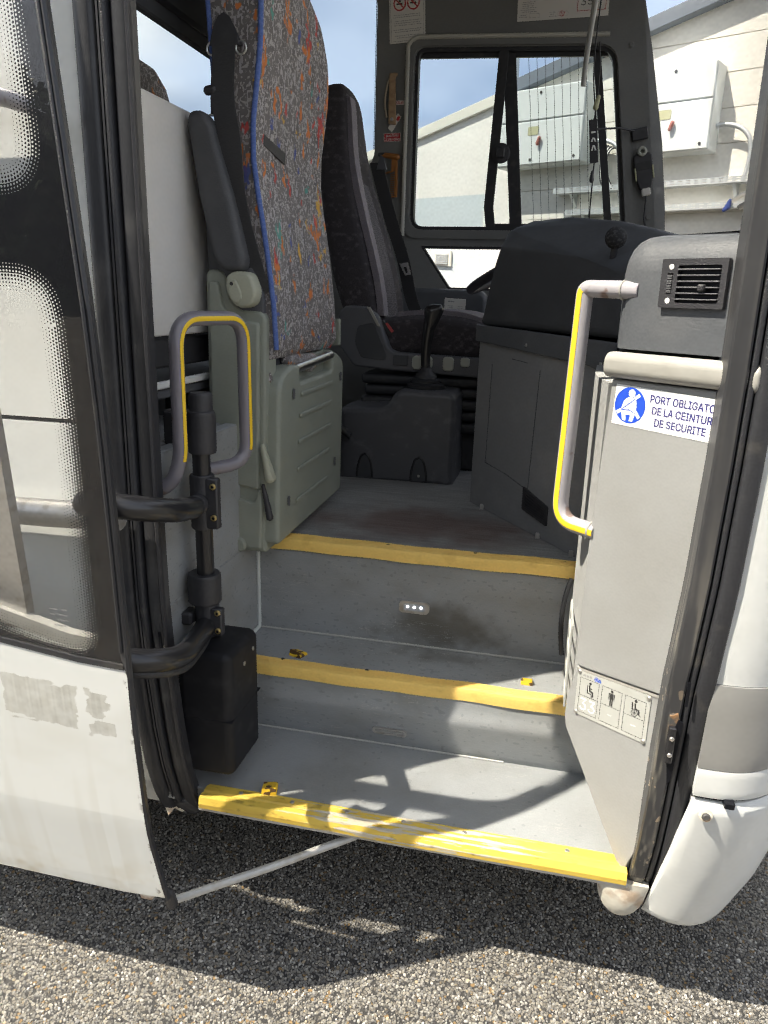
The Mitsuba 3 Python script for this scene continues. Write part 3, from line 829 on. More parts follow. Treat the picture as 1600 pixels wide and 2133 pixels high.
for (x, y, z, a, w, l) in ((-.556, .063, .360, .25, .034, .044), (-.593, .366, .544, -.35, .036, .032), (-.012, .378, .544, 0.0, .028, .026)):
    m = hull([(-w / 2, -l / 2, 0), (w / 2, -l / 2, 0), (w / 2, l / 2, 0), (-w / 2, l / 2, 0), (-w / 2 + .002, -l / 2 + .003, .017), (w / 2 - .002, -l / 2 + .003, .017), (w / 2 - .002, l / 2 - .003, .007), (-w / 2 + .002, l / 2 - .003, .007)])
    m.apply_transform(trimesh.transformations.rotation_matrix(a, (0, 0, 1)))
    m.apply_translation((x, y, z))
    part(coach, 'stairs__floor_catch', m, 'hinge_worn', 25, label={.360: 'bright yellow worn catch on the lowest tread'}.get(z) or ('left worn catch on the middle tread' if x < -.3 else 'right worn catch on the middle tread'))
# cab floor
part(coach, 'cab_floor', prism([(-1.0, .50), (.10, .50), (.55, .60), (.56, 2.2), (-1.3, 2.2), (-1.3, .9)], .03) .apply_translation((0, 0, .776)), 'vinyl_floor', False)
for x, y in ((.07, .60), (-.02, .73), (-.20, .985)):
    part(coach, 'floor_clip', cbox((x - .006, y - .012, .806), (x + .006, y - .002, .822), .001), 'steel')

# ------------------------------------------------------------------ coach: right wall panel under the dash
PU, PW, P0 = A(.758, -.652, 0) / math.hypot(.758, .652), A(-.652, -.758, 0) / math.hypot(.758, .652), A(.225, 0, 0)
Z1 = A(0, 0, 1)


def onp(m, d=0.0):
    """panel plane: local x along the panel (to the right), y up, z towards the viewer"""
    return to(m, P0 + PW * d, PU, Z1, PW)


LOW = [(-.024, .345), (-.022, .345), (.042, .55), (.085, .70), (.10, .768), (-.182, .735), (-.198, .66), (-.201, .617), (-.195, .59)]
part(coach, 'lower_side_panel', onp(prism(ccw(LOW), .02, .0025), -.018), 'panel_grey', 30)
UPP = rpoly([(-.184, .736), (.10, .770), (.10, 1.309), (-.168, 1.309), (-.182, 1.0)], [.022, .002, .002, .004, .05])
part(coach, 'upper_side_panel', onp(prism(ccw(UPP), .024, .005, 3), -.016), 'panel_grey', 40)
part(coach, 'panel_seam_strip', onp(prism([(-.178, .728), (.10, .762), (.10, .768), (-.178, .734)], .004), .0005), 'trim_beige', 30)
part(coach, 'panel_clip', onp(cat(cbox((.042, .752, .006), (.062, .772, .010), .001), disc((.050, .778, .008), (0, 0, 1), .011, .003, 16)), 0), 'steel', 30)
part(coach, 'panel_clip_hole', onp(disc((.050, .779, .0105), (0, 0, 1), .0035, .0012, 12), 0), 'frit', 30)
PL = lambda u: P0 + PU * u
ret = [tuple(PL(-.180)[:2]), (.075, .22), (.072, .31), (.083, .52), (.12, .52), (.12, .13)]
part(coach, 'return_wall', loft([np.c_[A(*ret), np.full(6, z)] for z in (.60, 1.02, 1.30)]), 'panel_grey', 20)
part(coach, 'grille_plate', cat(*[cbox((.0685 + .002 * (y - .3), y, z0), (.0725, y + .006, z1), .001) for y, z0, z1 in ((.15, .62, .80), (.29, .62, .80))] + [cbox((.069, .15, z), (.0735, .296, z + .006), .001) for z in (.62, .665, .71, .755, .80)]), 'plate_alu', 30)
part(coach, 'rubber_edge', tube(spline([(.073, .47, .79), (.060, .46, .73), (.058, .45, .67), (.066, .44, .60)], 16), .006, 8), 'rubber', 40)
part(coach, 'trim_tube', onp(to(prism(rrect(-.0225, -.018, .0225, .022, .017), .285, .006, 3), A(-.178, 1.334, .004), A(0, 1, 0), A(0, 0, 1), A(1, 0, 0)), 0), 'trim_beige', 40)
# dash pod
dash = 'dashboard'
POD = ccw([tuple(PL(-.166)[:2]), tuple(PL(.10)[:2]), (.345, -.045), (.47, .05), (.56, .25), (.58, .6), (.58, 1.3), (.30, 1.3), (.16, .85), (.125, .52)])
POD = rpoly(POD, [.03, .003, .01, .05, .05, .05, .02, .05, .05, .05])
prs = [(0.0, 1.362), (0.0, 1.49), (.003, 1.510), (.010, 1.528), (.020, 1.540), (.034, 1.548), (.055, 1.552)]
part(coach, 'dashboard__near_pod', loft([np.c_[inset(ccw(POD), i) + PW[:2] * .004, np.full(len(POD), z)] for i, z in prs]), 'dash', 50)
# cabinet below the instruments
CD = A(.575, -.818, 0) / math.hypot(.575, .818)
CN = A(-.818, -.575, 0) / math.hypot(.575, .818)
C0 = A(-.248, 1.053, 0)
onc = lambda m, d=0.0: to(m, C0 + CN * d, CD, Z1, CN)
part(coach, 'dash_cabinet', cat(onc(prism(ccw([(0, .806), (.61, .806), (.66, 1.0), (.66, 1.345), (.005, 1.352)]), .30, .004), -.30)), 'cabinet_grey', 30)
part(coach, 'dash_cabinet_lid', onc(prism(ccw([(-.002, 1.316), (.56, 1.292), (.65, 1.27), (.66, 1.352), (-.002, 1.365)]), .012, .004), 0), 'dash', 40)
sk = [(.07, .965), (.072, 1.0), (.11, 1.27)]
part(coach, 'dash_cabinet_seam', cat(*[onc(prism(LineString(q).buffer(.0012), .001), 0) for q in ([(.09, 1.255), (.088, 1.0), (.085, .955)], [(.085, .955), (.21, .945), (.30, .93), (.33, .93)], [(.33, .93), (.335, 1.05), (.345, 1.26)], [(.20, 1.278), (.28, 1.274)])]), 'dash', False)
for u, z in ((.285, 1.322), (.61, 1.30), (.625, 1.302)):
    part(coach, 'cabinet_screw', onc(disc((u, z, .011), (0, 0, 1), .005, .003, 14)), 'steel')
cvn = coach + '__cabinet_vent'
part(coach, 'cabinet_vent__frame', onc(prism(Polygon([(.315, .868), (.437, .852), (.437, .905), (.315, .932)], [[(.325, .876), (.428, .864), (.428, .900), (.325, .921)]]), .006), 0), 'black_plastic', False)
part(coach, 'cabinet_vent__backing', onc(prism([(.325, .876), (.428, .864), (.428, .900), (.325, .921)], .001), .001), 'frit', False)
for i in range(5):
    t = (i + .5) / 5
    a, b = A(.326, .876 + .045 * t), A(.427, .864 + .036 * t)
    part(coach, 'cabinet_vent__slat', onc(prism([a - (0, .0022), b - (0, .0022), b + (0, .0022), a + (0, .0022)], .004), .001), 'black_plastic', False)
# binnacle (instrument hood)
base = [C0 + CD * u - CN * d + Z1 * 1.36 for u, d in ((.008, .0), (.66, .0), (.74, .30), (.56, .6), (-.10, .45))]
ridge = [C0 + CD * u - CN * d + Z1 * z for u, d, z in ((.040, .0, 1.455), (.068, .0, 1.53), (.098, .0, 1.583), (.30, .0, 1.565), (.50, .0, 1.54), (.655, .0, 1.50), (.06, .05, 1.635), (.0, .16, 1.668), (.21, .16, 1.665), (.40, .16, 1.642), (.53, .16, 1.615), (.62, .16, 1.590), (.70, .30, 1.56), (.50, .55, 1.56), (-.06, .45, 1.60))]
bm = hull(base + ridge)
for _ in range(4):
    bm = bm.subdivide()
bm.merge_vertices()
trimesh.smoothing.filter_taubin(bm, lamb=.5, nu=.505, iterations=24)
part(coach, 'dashboard__instrument_hood', bm, 'dash_dark', 60, label='large black rounded hood over the driver instruments')
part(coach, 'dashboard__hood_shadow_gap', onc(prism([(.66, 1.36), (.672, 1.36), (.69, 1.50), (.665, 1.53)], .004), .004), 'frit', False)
# air vent
av = coach + '__air_vent'
V0, V1, VZ0, VZ1 = -.089, .026, 1.434, 1.510
part(coach, 'air_vent__frame', onp(prism(Polygon(rrect(V0, VZ0, V1, VZ1, .002), [rrect(V0 + .030, VZ0 + .008, V1 - .010, VZ1 - .010, .003), rrect(V0 + .012, VZ0 + .022, V0 + .022, VZ1 - .022, .001)]), .009), .004), 'black_plastic', False)
part(coach, 'air_vent__duct', onp(prism(rrect(V0 + .004, VZ0 + .004, V1 - .004, VZ1 - .004, .002), .001), .0045), 'frit', False)
for i in range(6):
    z = VZ0 + .0125 + i * .0092
    m = cbox((V0 + .031, z, -.002), (V1 - .011, z + .0022, .010), .0006)
    part(coach, 'air_vent__slat', onp(m, .006), 'seat_shell', 30)
part(coach, 'air_vent__tab', onp(cbox((V0 + .072, VZ0 + .026, .008), (V0 + .083, VZ0 + .037, .018), .002), .004), 'black_plastic')
part(coach, 'air_vent__thumbwheel', onp(cat(*[cbox((V0 + .0125, VZ0 + .0235 + i * .0026, .003), (V0 + .0215, VZ0 + .0252 + i * .0026, .011), .0006) for i in range(11)]), .004), 'seat_shell', 30)
part(coach, 'air_vent__closed_mark', onp(disc((V0 + .017, VZ0 + .011, .009), (0, 0, 1), .0045, .0008, 16), .004), 'pale_print')
part(coach, 'air_vent__open_mark', onp(lathe([(.0022, 0), (.0022, .0008), (.0042, .0008), (.0042, 0)], (V0 + .018, VZ1 - .012, .009), (0, 0, 1), 16), .004), 'pale_print')

# ------------------------------------------------------------------ handrails
rp = fil([(.125, .095, 1.461), (.033, .165, 1.463), (.024, .174, 1.019), (.095, .114, 1.018)], .055, 10)
rp[:11] = fil([(.125, .095, 1.461), (.033, .165, 1.463), (.024, .174, 1.019), (.095, .114, 1.018)], .012, 10)[:11]
hr = part(coach, 'handrail__tube', tube(rp, .0155, 18), 'rail_grey_light', 50, label='right grab rail, chipped to rust halfway up')
part(coach, 'handrail__stripe', ribbon(rp[6:], PW, .011, .0008, .0155), 'stripe_yellow', 40, label='yellow grip stripe')
part(coach, 'handrail__end_collar', cat(lathe([(.0175, 0), (.0175, .003), (.0156, .004)], (.100, .114, 1.461), A(-.8, .6, 0), 18), lathe([(.018, 0), (.018, .004), (.0155, .006)], (.088, .121, 1.018), A(-.8, .65, 0), 18)), 'trim_beige')
lp = fil([(-.83, .00, 1.03), (-.735, .02, 1.065), (-.719, .03, 1.12), (-.718, .03, 1.388), (-.666, .23, 1.388), (-.664, .23, 1.075), (-.72, .15, 1.07)], .058, 10)
part(coach, 'handrail_001__tube', tube(lp, .0145, 18), 'rail_grey', 50, label='left looped grab rail by the seat')
ln = np.cross(A(.052, .2, 0), A(0, 0, 1))
ln /= np.linalg.norm(ln)
ln = ln if ln[1] < 0 else -ln
cen = A(-.69, .13, 1.23)
nd = ln + 0.0 * cen
part(coach, 'handrail_001__stripe', ribbon(lp[16:48], ln, .009, .0008, .0145), 'stripe_yellow', 40, label='yellow grip stripe')

# ------------------------------------------------------------------ door mechanism
dm = 'door_mechanism'
PX, PY = -.71, .10
part(coach, dm + '__pole', lathe([(.0185, .70), (.0185, 1.21)], (PX, PY, 0), (0, 0, 1), 24), 'black_gloss', 50)
part(coach, dm + '__bearing_collar', lathe([(.027, 1.118), (.029, 1.122), (.029, 1.196), (.027, 1.204), (.024, 1.206), (.024, 1.236), (.021, 1.242), (0, 1.242)], (PX + .004, PY, 0), (0, 0, 1), 28), 'black_plastic', 40)
part(coach, dm + '__bearing_bracket', cbox((-.80, .11, 1.125), (-.715, .15, 1.20), .005), 'black_plastic')
part(coach, dm + '__lower_collar', lathe([(.033, .785), (.036, .789), (.036, .846), (.033, .852), (.02, .852)], (PX - .004, PY, 0), (0, 0, 1), 28), 'black_plastic', 40)
for nm, z0, z1, zb in (('upper', .955, 1.072, (1.052, .985)), ('lower', .71, .782, (.77, .728))):
    part(coach, dm + '__clamp', cat(lathe([(.024, z0), (.026, z0 + .003), (.026, z1 - .003), (.024, z1)], (PX, PY, 0), (0, 0, 1), 26), cbox((PX + .01, PY - .020, z0 + .004), (PX + .042, PY + .0, z1 - .004), .003)), 'black_plastic', 40)
    for z in zb:
        part(coach, dm + '__bolt', cat(disc((PX + .034, PY - .020, z), (0, -1, 0), .0065, .005, 18, .2)), 'brass', 40)
        part(coach, dm + '__bolt_socket', disc((PX + .034, PY - .025, z), (0, -1, 0), .0032, .0008, 6), 'frit', 30)
arm1 = spline([(-.715, .095, 1.012), (-.692, .03, 1.022), (-.662, -.07, 1.045), (-.648, -.165, 1.070), (-.672, -.225, 1.088), (-.76, -.235, 1.092)], 40)
part(coach, dm + '__arm', tube(arm1, .0215, 20), 'black_gloss', 50, label='upper curved black door arm with scratches')
part(coach, dm + '__arm_lip', tube(arm1[4:9], .0225, 20), 'black_plastic', 50)
arm2 = spline([(-.712, .095, .735), (-.692, .03, .742), (-.664, -.07, .762), (-.650, -.165, .785), (-.674, -.225, .806), (-.76, -.24, .812)], 40)
part(coach, dm + '__arm', tube(arm2, .0215, 20), 'black_gloss', 50, label='lower curved black door arm')
part(coach, dm + '__arm_rib', tube(arm2 + A(.002, .004, -.026), .010, 12), 'rubber', 50)
for q in ([(-.664, -.10, 1.069), (-.655, -.14, 1.088)], [(-.661, -.11, 1.071), (-.652, -.15, 1.090)]):
    pass
part(coach, dm + '__motor_cover', cat(rbox((-.748, .012, .408), (-.620, .175, .705), .022, 8)), 'motor_black', 40, label='tall black motor cover standing on the lowest step')
part(coach, dm + '__motor_cover_band', rbox((-.7484, .0116, .5455), (-.6196, .1754, .5485), .0014, 4), 'motor_black', 40)
for p in ((-.620, .135, .668), (-.620, .085, .655)):
    part(coach, dm + '__cover_screw', disc(p, (1, 0, 0), .005, .002, 14), 'steel')
part(coach, dm + '__linkage', cat(cbox((-.775, .07, .735), (-.735, .11, .765), .005), tube([(-.77, .09, .75), (-.80, .05, .77)], .012, 12)), 'black_plastic')

# ------------------------------------------------------------------ the open door
EDGE = lambda z: np.interp(z, [.28, .31, .46, .73, .91, 1.2, 1.4, 1.63, 1.8, 2.5], [-.648, -.651, -.660, -.660, -.657, -.650, -.647, -.668, -.690, -.775])
LZ = -1.72
crest = [(-.669, .824), (-.756, .828), (-.909, .846), (-1.05, .90), (-1.3, 1.03), (LZ, 1.20)]
zz = np.linspace(.305, .823, 14)
right = [(float(EDGE(z)) - .006, z) for z in zz]
bottom = [(LZ, .33), (-1.03, .302), (-.75, .296)]
part(coach, 'door__panel', sheet(Polygon(bottom + right + crest), D, .012, np.arange(.3, 1.2, .03)), 'white_door', 40, label='white lower door panel with torn sticker residue')
part(coach, 'door__inner_lining', sheet(Polygon(bottom + [(x - .045, z) for x, z in right] + [(x - .045, z) for x, z in crest]), Do(.03), .008), 'panel_grey', 40)
part(coach, 'door__panel_seal', sheet(Polygon(crest + [(x, z + .010) for x, z in crest[::-1]]), Do(-.002), .02), 'rubber', 40)
ez = np.r_[np.linspace(.30, .85, 16), np.linspace(.9, 2.48, 22)]
ering = []
for z in ez:
    e, d = float(EDGE(z)), float(D(z))
    ering.append([(e - .013 + (.009 if z < .82 else 0), d - .003, z), (e - .003, d - .005, z), (e, d - .001, z), (e - .001, d + .010, z), (e - .006, d + .013, z), (e - .013, d + .013, z)])
part(coach, 'door__edge_seal', loft(ering), 'rubber_worn', 40)
part(coach, 'door__edge_lip', tube(np.array([(float(EDGE(z)) - .010, float(D(z)) - .005, z) for z in np.linspace(.86, 2.47, 30)]), .0032, 8), 'rubber', 50)
DG = Polygon([(float(EDGE(z)) - .014, z) for z in np.linspace(.834, 2.48, 20)] + [(LZ, 2.48)] + [(x, z + .010) for x, z in crest[:0:-1]])
UP_P = Polygon(rpoly([(-1.55, 1.575), (-.719, 1.575), (-.745, 1.83), (-.825, 2.42), (-1.55, 2.42)], .065, 8))
LP_P = Polygon(rpoly([(-.706, 1.458), (-1.55, 1.458), (-1.55, 1.22), (-1.12, 1.05), (-.96, .895), (-.80, .850), (-.729, .850)], [.075, .05, .05, .1, .1, .06, .032], 8))
solid = DG.difference(UP_P).difference(LP_P)
holes, blacks = [], []
for pane in (UP_P, LP_P):
    for off, r, step in ((.0030, .0016, .0052), (.0080, .0012, .0052), (.0130, .0008, .0052)):
        ln_ = pane.buffer(off).exterior
        for k in range(int(ln_.length / step)):
            c = ln_.interpolate((k + (.5 if off == .0080 else 0)) * step)
            if c.x > -1.03 and c.y < 1.95:
                holes.append(c.buffer(r, quad_segs=2))
    for off, r in ((.0030, .00195), (.0080, .0016), (.0130, .00125), (.0180, .00095), (.0230, .0007)):
        ln_ = pane.buffer(-off).exterior
        for k in range(int(ln_.length / .0052)):
            c = ln_.interpolate((k + (.5 if int(off * 1000) % 10 > 5 else 0)) * .0052)
            if c.x > -1.03 and c.y < 1.95:
                blacks.append((c.x, c.y, r))
solid = solid.difference(shapely.unary_union(holes))
part(coach, 'door__glass_border', sheet(solid, Do(.003)), 'frit', False, label='black printed border of the door glass')
bv, bf = [], []
ang = np.arange(8) * math.pi / 4
for x, z, r in blacks:
    n0 = len(bv)
    for a in ang:
        xx, zz_ = x + r * math.cos(a), z + r * math.sin(a)
        bv.append((xx, float(D(zz_)) + .003, zz_))
    bf += [[n0, n0 + j, n0 + j + 1] for j in range(1, 7)]
part(coach, 'door__glass_dots', tm(bv, bf), 'frit', False, label='fading printed dots around the two panes', kind='stuff')
part(coach, 'door__glass', sheet(DG, D), 'pane_door', True)
frame_in = DG.buffer(-.022).difference(UP_P.buffer(.016)).difference(LP_P.buffer(.016))
part(coach, 'door__inner_frame', sheet(frame_in, Do(.012), .02), 'black_plastic', False)
part(coach, 'door__inner_sill', sheet(Polygon([(-.74, .832), (-.80, .832), (-.95, .868), (-1.25, .955), (-1.25, .985), (-.95, .895), (-.80, .858), (-.74, .852)]), Do(.04), .02), 'trim_beige', False)
part(coach, 'door__upright', sheet(Polygon([(-.955, .85), (-.885, .85), (-.885, 1.46), (-.955, 1.46)]), Do(.05), .02), 'steel', False, label='grey upright strap behind the lower pane')
part(coach, 'door__upright', sheet(Polygon([(-1.06, 1.58), (-.985, 1.58), (-.985, 2.41), (-1.06, 2.41)]), Do(.05), .02), 'steel', False, label='grey upright strap behind the upper pane')
part(coach, 'door__cross_bar', tube(np.array([(-1.06, -.13, 1.03), (-.90, -.13, 1.032), (-.76, -.135, 1.04)]), .026, 18), 'steel', 50)
part(coach, 'door__upper_rail', tube(fil([(-1.3, -.13, 1.74), (-.96, -.13, 1.745), (-.845, -.12, 1.715)], .1), .014, 14), 'rail_grey_light', 50)
part(coach, 'door__glass_mark', sheet(shapely.unary_union([sbox(-.80 + .006 * k, .890 + .010 * j, -.80 + .006 * k + .004, .890 + .010 * j + .0028) for j in range(4) for k in range(6) if (j * 7 + k * 3) % 5]), Do(.0035)), 'grey_print', False)
part(coach, 'door__stabiliser_bar', tube(np.array([(-.345, .03, .306), (-.50, -.065, .272), (-.685, -.172, .234)]), .0085, 12), 'alu_bar', 40, label='thin grey stabiliser bar under the sill')
part(coach, 'door__bar_end', shull([((-.672, -.185, .245), .012), ((-.668, -.20, .285), .010)]), 'black_plastic', 40)
part(coach, 'door__bottom_bracket', cbox((-.73, -.21, .262), (-.70, -.18, .30), .006), 'rust_paint', 30)

# ------------------------------------------------------------------ guide seat (folding seat by the door)
gs = thing('guide_seat', 'folding guide seat in multicoloured flecked fabric with its green-grey cushion tipped up', 'seat')
fz = [1.27, 1.319, 1.408, 1.504, 1.588, 1.66, 1.73, 1.808, 1.894, 1.958, 2.04, 2.12, 2.18, 2.21]
fxs = [-.664, -.664, -.669, -.680, -.692, -.704, -.713, -.712, -.700, -.692, -.689, -.694, -.71, -.74]
FX = lambda z: np.interp(z, fz, fxs)
bkx = lambda z: np.interp(z, [1.27, 1.40, 1.5, 1.76, 2.2], [-.72, -.73, -.755, -.80, -.825])
zs = np.r_[np.linspace(1.285, 2.05, 30), 2.09, 2.12, 2.15, 2.175, 2.195, 2.205]
YL, YR = .42, .955


def halfw(z):
    t = np.clip((z - 1.90) / .31, 0, 1)
    return (YL + .04 * t ** 2 * 0 + .0, YR - .20 * t ** 3 - .05 * np.clip((z - 1.6) / .3, 0, 1) * 0)


rings = []
for z in zs:
    y0, y1 = halfw(z)
    f0, b0 = float(FX(z)), float(bkx(z))
    t = np.clip((z - 2.05) / .16, 0, 1)
    y0, b0 = y0 + .06 * t ** 3, b0
    if z < 1.31:
        s = (1.31 - z) / .025
        f0 -= .018 * s * s
    yy = np.linspace(0, 1, 73)
    ring = []
    for q in yy:
        edge = .022 * max(0, 1 - q / .05) ** 2 * 0 + .020 * max(0, (q - .93) / .07) ** 2
        pleat = sum(.006 * math.exp(-((q - c) / .010) ** 2) for c in (.27, .42, .56, .70, .84)) if z < 2.1 else 0
        bol = -.012 * math.sin(math.pi * min(1, max(0, (q - .2) / .7))) if z < 2.0 else 0
        ring.append((f0 - edge - pleat + bol * .5, y0 + (y1 - y0) * q, z))
    ring += [(b0, y1 - .02, z), (b0, y0 + .02, z), (b0 + .01, y0 + .002, z)]
    rings.append(ring)
part(gs, 'backrest', loft(rings), 'fabric', 38, label='tall flecked backrest with orange, red and blue marks')
part(gs, 'piping', tube(np.array([(float(FX(z)) + .001, YL - .001 + .06 * np.clip((z - 2.05) / .16, 0, 1) ** 3, z) for z in np.linspace(1.31, 2.2, 50)]), .0062, 10), 'piping_blue', 50, label='blue piping along the front edge of the backrest')
part(gs, 'piping', tube(np.array([(float(bkx(z)) + .004, YL + .004, z) for z in np.linspace(1.90, 2.2, 24)]), .006, 10), 'piping_blue', 50)
part(gs, 'strap_tab', yz(prism([(.485, 1.792), (.625, 1.775), (.622, 1.748), (.482, 1.768)], .004, .001), float(FX(1.77)) - .0025), 'webbing', 30, label='short black strap on the backrest')
part(gs, 'fabric_tail', shull([((-.685, .64, 1.268), .018), ((-.68, .74, 1.262), .020), ((-.675, .70, 1.245), .013), ((-.69, .55, 1.275), .012)]), 'fabric', 40)
part(gs, 'fabric_tail', shull([((-.70, .425, 1.265), .012), ((-.69, .43, 1.24), .012)]), 'fabric', 40)
part(gs, 'side_shell', xz(prism(rpoly([(-.79, 1.30), (-.69, 1.30), (-.688, 1.44), (-.732, 1.545), (-.752, 1.62), (-.758, 1.80), (-.79, 1.81), (-.80, 1.5)], .02), .02, .004), .405), 'seat_shell', 35)
part(gs, 'back_shell', xz(prism(rpoly([(-.83, 1.25), (-.70, 1.24), (-.715, 1.42), (-.755, 1.60), (-.80, 1.78), (-.85, 1.78)], .02), .50, .01), .43), 'seat_shell', 35)
part(gs, 'far_side_trim', cbox((-.715, .962, 1.29), (-.664, .975, 1.37), .003), 'plastic_green')
part(gs, 'far_side_trim', xz(prism([(-.72, 1.38), (-.705, 1.38), (-.73, 1.62), (-.735, 1.81), (-.748, 1.81)], .012, .002), .962), 'plastic_beige')
arm = [(-.846, 1.800), (-.838, 1.819), (-.812, 1.822), (-.790, 1.800), (-.750, 1.657), (-.717, 1.510), (-.722, 1.487), (-.768, 1.485), (-.790, 1.507), (-.822, 1.637)]
part(gs, 'armrest', xz(prism(ccw(rpoly(arm, .014, 3)), .05, .014, 4), .362), 'armrest_grey', 45, label='dark grey armrest folded up against the backrest')
piv = [(-.764, 1.476), (-.742, 1.487), (-.706, 1.484), (-.690, 1.44), (-.700, 1.412), (-.728, 1.403), (-.752, 1.414), (-.766, 1.445)]
part(gs, 'armrest_pivot', xz(prism(ccw(rpoly(piv, .012, 3)), .05, .008, 3), .365), 'plastic_beige', 45)
part(gs, 'armrest_pivot_cap', xz(prism(ccw(rpoly([(-.752, 1.465), (-.738, 1.470), (-.726, 1.445), (-.722, 1.425), (-.736, 1.413), (-.752, 1.423), (-.757, 1.445)], .008, 3)), .008, .004, 3), .359), 'plastic_beige', 45)
part(gs, 'pivot_screw', disc((-.747, .3595, 1.458), (0, -1, 0), .0042, .001, 14), 'dark_print')
bs = [(-.838, .802), (-.690, .800), (-.6885, 1.07), (-.680, 1.383), (-.692, 1.398), (-.745, 1.400), (-.772, 1.425), (-.779, 1.476), (-.789, 1.488), (-.822, 1.490), (-.830, 1.478)]
part(gs, 'base', xz(prism(ccw(rpoly(bs, .008, 3)), .075, .008, 3), .40), 'plastic_green', 42, label='green-grey moulded seat base by the left grab rail')
part(gs, 'base_raised_panel', xz(prism(ccw(rpoly([(-.826, .985), (-.704, .967), (-.696, 1.372), (-.745, 1.378), (-.785, 1.405), (-.795, 1.462), (-.820, 1.464)], .006, 3)), .016, .006, 3), .390), 'plastic_green', 42)
part(gs, 'base_lower_panel', xz(prism(ccw(rpoly([(-.832, .812), (-.700, .812), (-.694, .93), (-.699, .972), (-.716, .934), (-.782, .944), (-.79, .995), (-.83, .995)], .006, 3)), .018, .006, 3), .388), 'plastic_green', 42)
part(gs, 'base_cap', lathe([(.019, 0), (.019, .004), (.0155, .009), (.0145, .010), (0, .010)], (-.757, .388, .822), (0, -1, 0), 28), 'plastic_green', 45)
part(gs, 'base_screw', disc((-.818, .388, .829), (0, -1, 0), .006, .003, 14), 'steel')
CXF, CXB = -.652, -.708
cush_o = rrect(.415, .818, .985, 1.252, .035, 5)
cush_o = rpoly([(.400, .822), (.965, .836), (.985, 1.245), (.93, 1.268), (.865, 1.285), (.58, 1.262), (.50, 1.268), (.425, 1.235)], [.02, .02, .03, .03, .02, .02, .04, .05], 4)
outer = Polygon(cush_o)
recess = rpoly([(.572, 1.218), (.575, 1.30), (.868, 1.32), (.868, 1.228), (.85, 1.222)], .01)
body = outer.difference(Polygon(recess))
part(gs, 'cushion_pan', cat(yz(prism(ccw(np.array(body.exterior.coords)[:-1]), .052, .012, 4), CXB)), 'plastic_green', 42, label='tipped-up green-grey cushion pan with five ribs')
part(gs, 'cushion_recess', yz(prism([(.56, 1.20), (.565, 1.262), (.875, 1.285), (.875, 1.215)], .022, .002), CXB), 'plastic_green', 30)
part(gs, 'cushion_handle', tube([(-.668, .565, 1.252), (-.668, .872, 1.268)], .0125, 18), 'chrome', 50, label='silver bar handle of the tipped-up cushion')
for y0, y1, z in ((.572, .857, 1.183), (.560, .846, 1.128), (.548, .836, 1.060), (.538, .826, .988), (.528, .812, .905)):
    part(gs, 'cushion_rib', to(prism(rrect(y0, -.006, y1, .006, .0055, 4), .006, .0025, 2), A(CXF - .004, 0, z), A(0, 1, .008), A(0, 0, 1), A(1, 0, 0)), 'plastic_green', 45)
for y, z in ((.512, 1.195), (.936, 1.20), (.468, .925), (.882, .945)):
    part(gs, 'cushion_slot', yz(prism(rrect(y - .005, z - .013, y + .005, z + .013, .004), .003), CXF - .0015), 'seat_shell', 30)
part(gs, 'hinge_arm', shull([((-.690, .388, 1.08), .006), ((-.672, .385, 1.0), .011), ((-.672, .40, 1.0), .011)]), 'plastic_beige', 45)
part(gs, 'hinge_arm', shull([((-.690, .388, .98), .005), ((-.674, .388, .90), .009)]), 'black_plastic', 45)
# belt
part(gs, 'belt_guide', hull(np.vstack([np.c_[x, np.full(len(x), .398), z] for x, z in [(np.array([-.800, -.790, -.778, -.765, -.752, -.740, -.732]), np.array([1.952, 1.99, 2.008, 2.014, 2.006, 1.985, 1.952]))]] + [np.c_[x, np.full(len(x), .425), z] for x, z in [(np.array([-.800, -.765, -.732]), np.array([1.955, 2.005, 1.955]))]])), 'black_plastic', 30)
for x, s in ((-.797, -1), (-.730, 1)):
    ang_ = np.linspace(0, 2 * math.pi, 20)
    part(gs, 'belt_ring', tube(np.c_[x + .012 * np.cos(ang_), np.full(20, .405), 1.948 + .013 * np.sin(ang_)], .0024, 8), 'chrome', 50)
bp = [(-.765, .398, 1.955), (-.768, .396, 1.90), (-.766, .390, 1.83), (-.755, .386, 1.78), (-.748, .392, 1.66), (-.722, .402, 1.53), (-.70, .41, 1.44)]
bpath = spline(bp, 30)
part(gs, 'belt_webbing', loft([[(p[0] - .029, p[1], p[2]), (p[0] + .024, p[1] + .0, p[2] + .004), (p[0] + .024, p[1] + .003, p[2] + .004), (p[0] - .029, p[1] + .003, p[2])] for p in bpath]), 'webbing', 40, label='dark grey shoulder belt hanging down the backrest')
part(gs, 'belt_stop', cat(shull([((-.808, .40, 1.865), .010), ((-.795, .40, 1.866), .011)]), cbox((-.802, .395, 1.815), (-.782, .405, 1.855), .003)), 'black_plastic', 40)
part(gs, 'belt_tongue', cbox((-.805, .393, 1.813), (-.784, .400, 1.817), .001), 'chrome')
part(gs, 'belt_webbing', loft([[(x, .40, z), (x + .016, .40, z), (x + .016, .402, z), (x, .402, z)] for x, z in ((-.800, 1.86), (-.795, 1.80), (-.785, 1.75))]), 'webbing', 40)

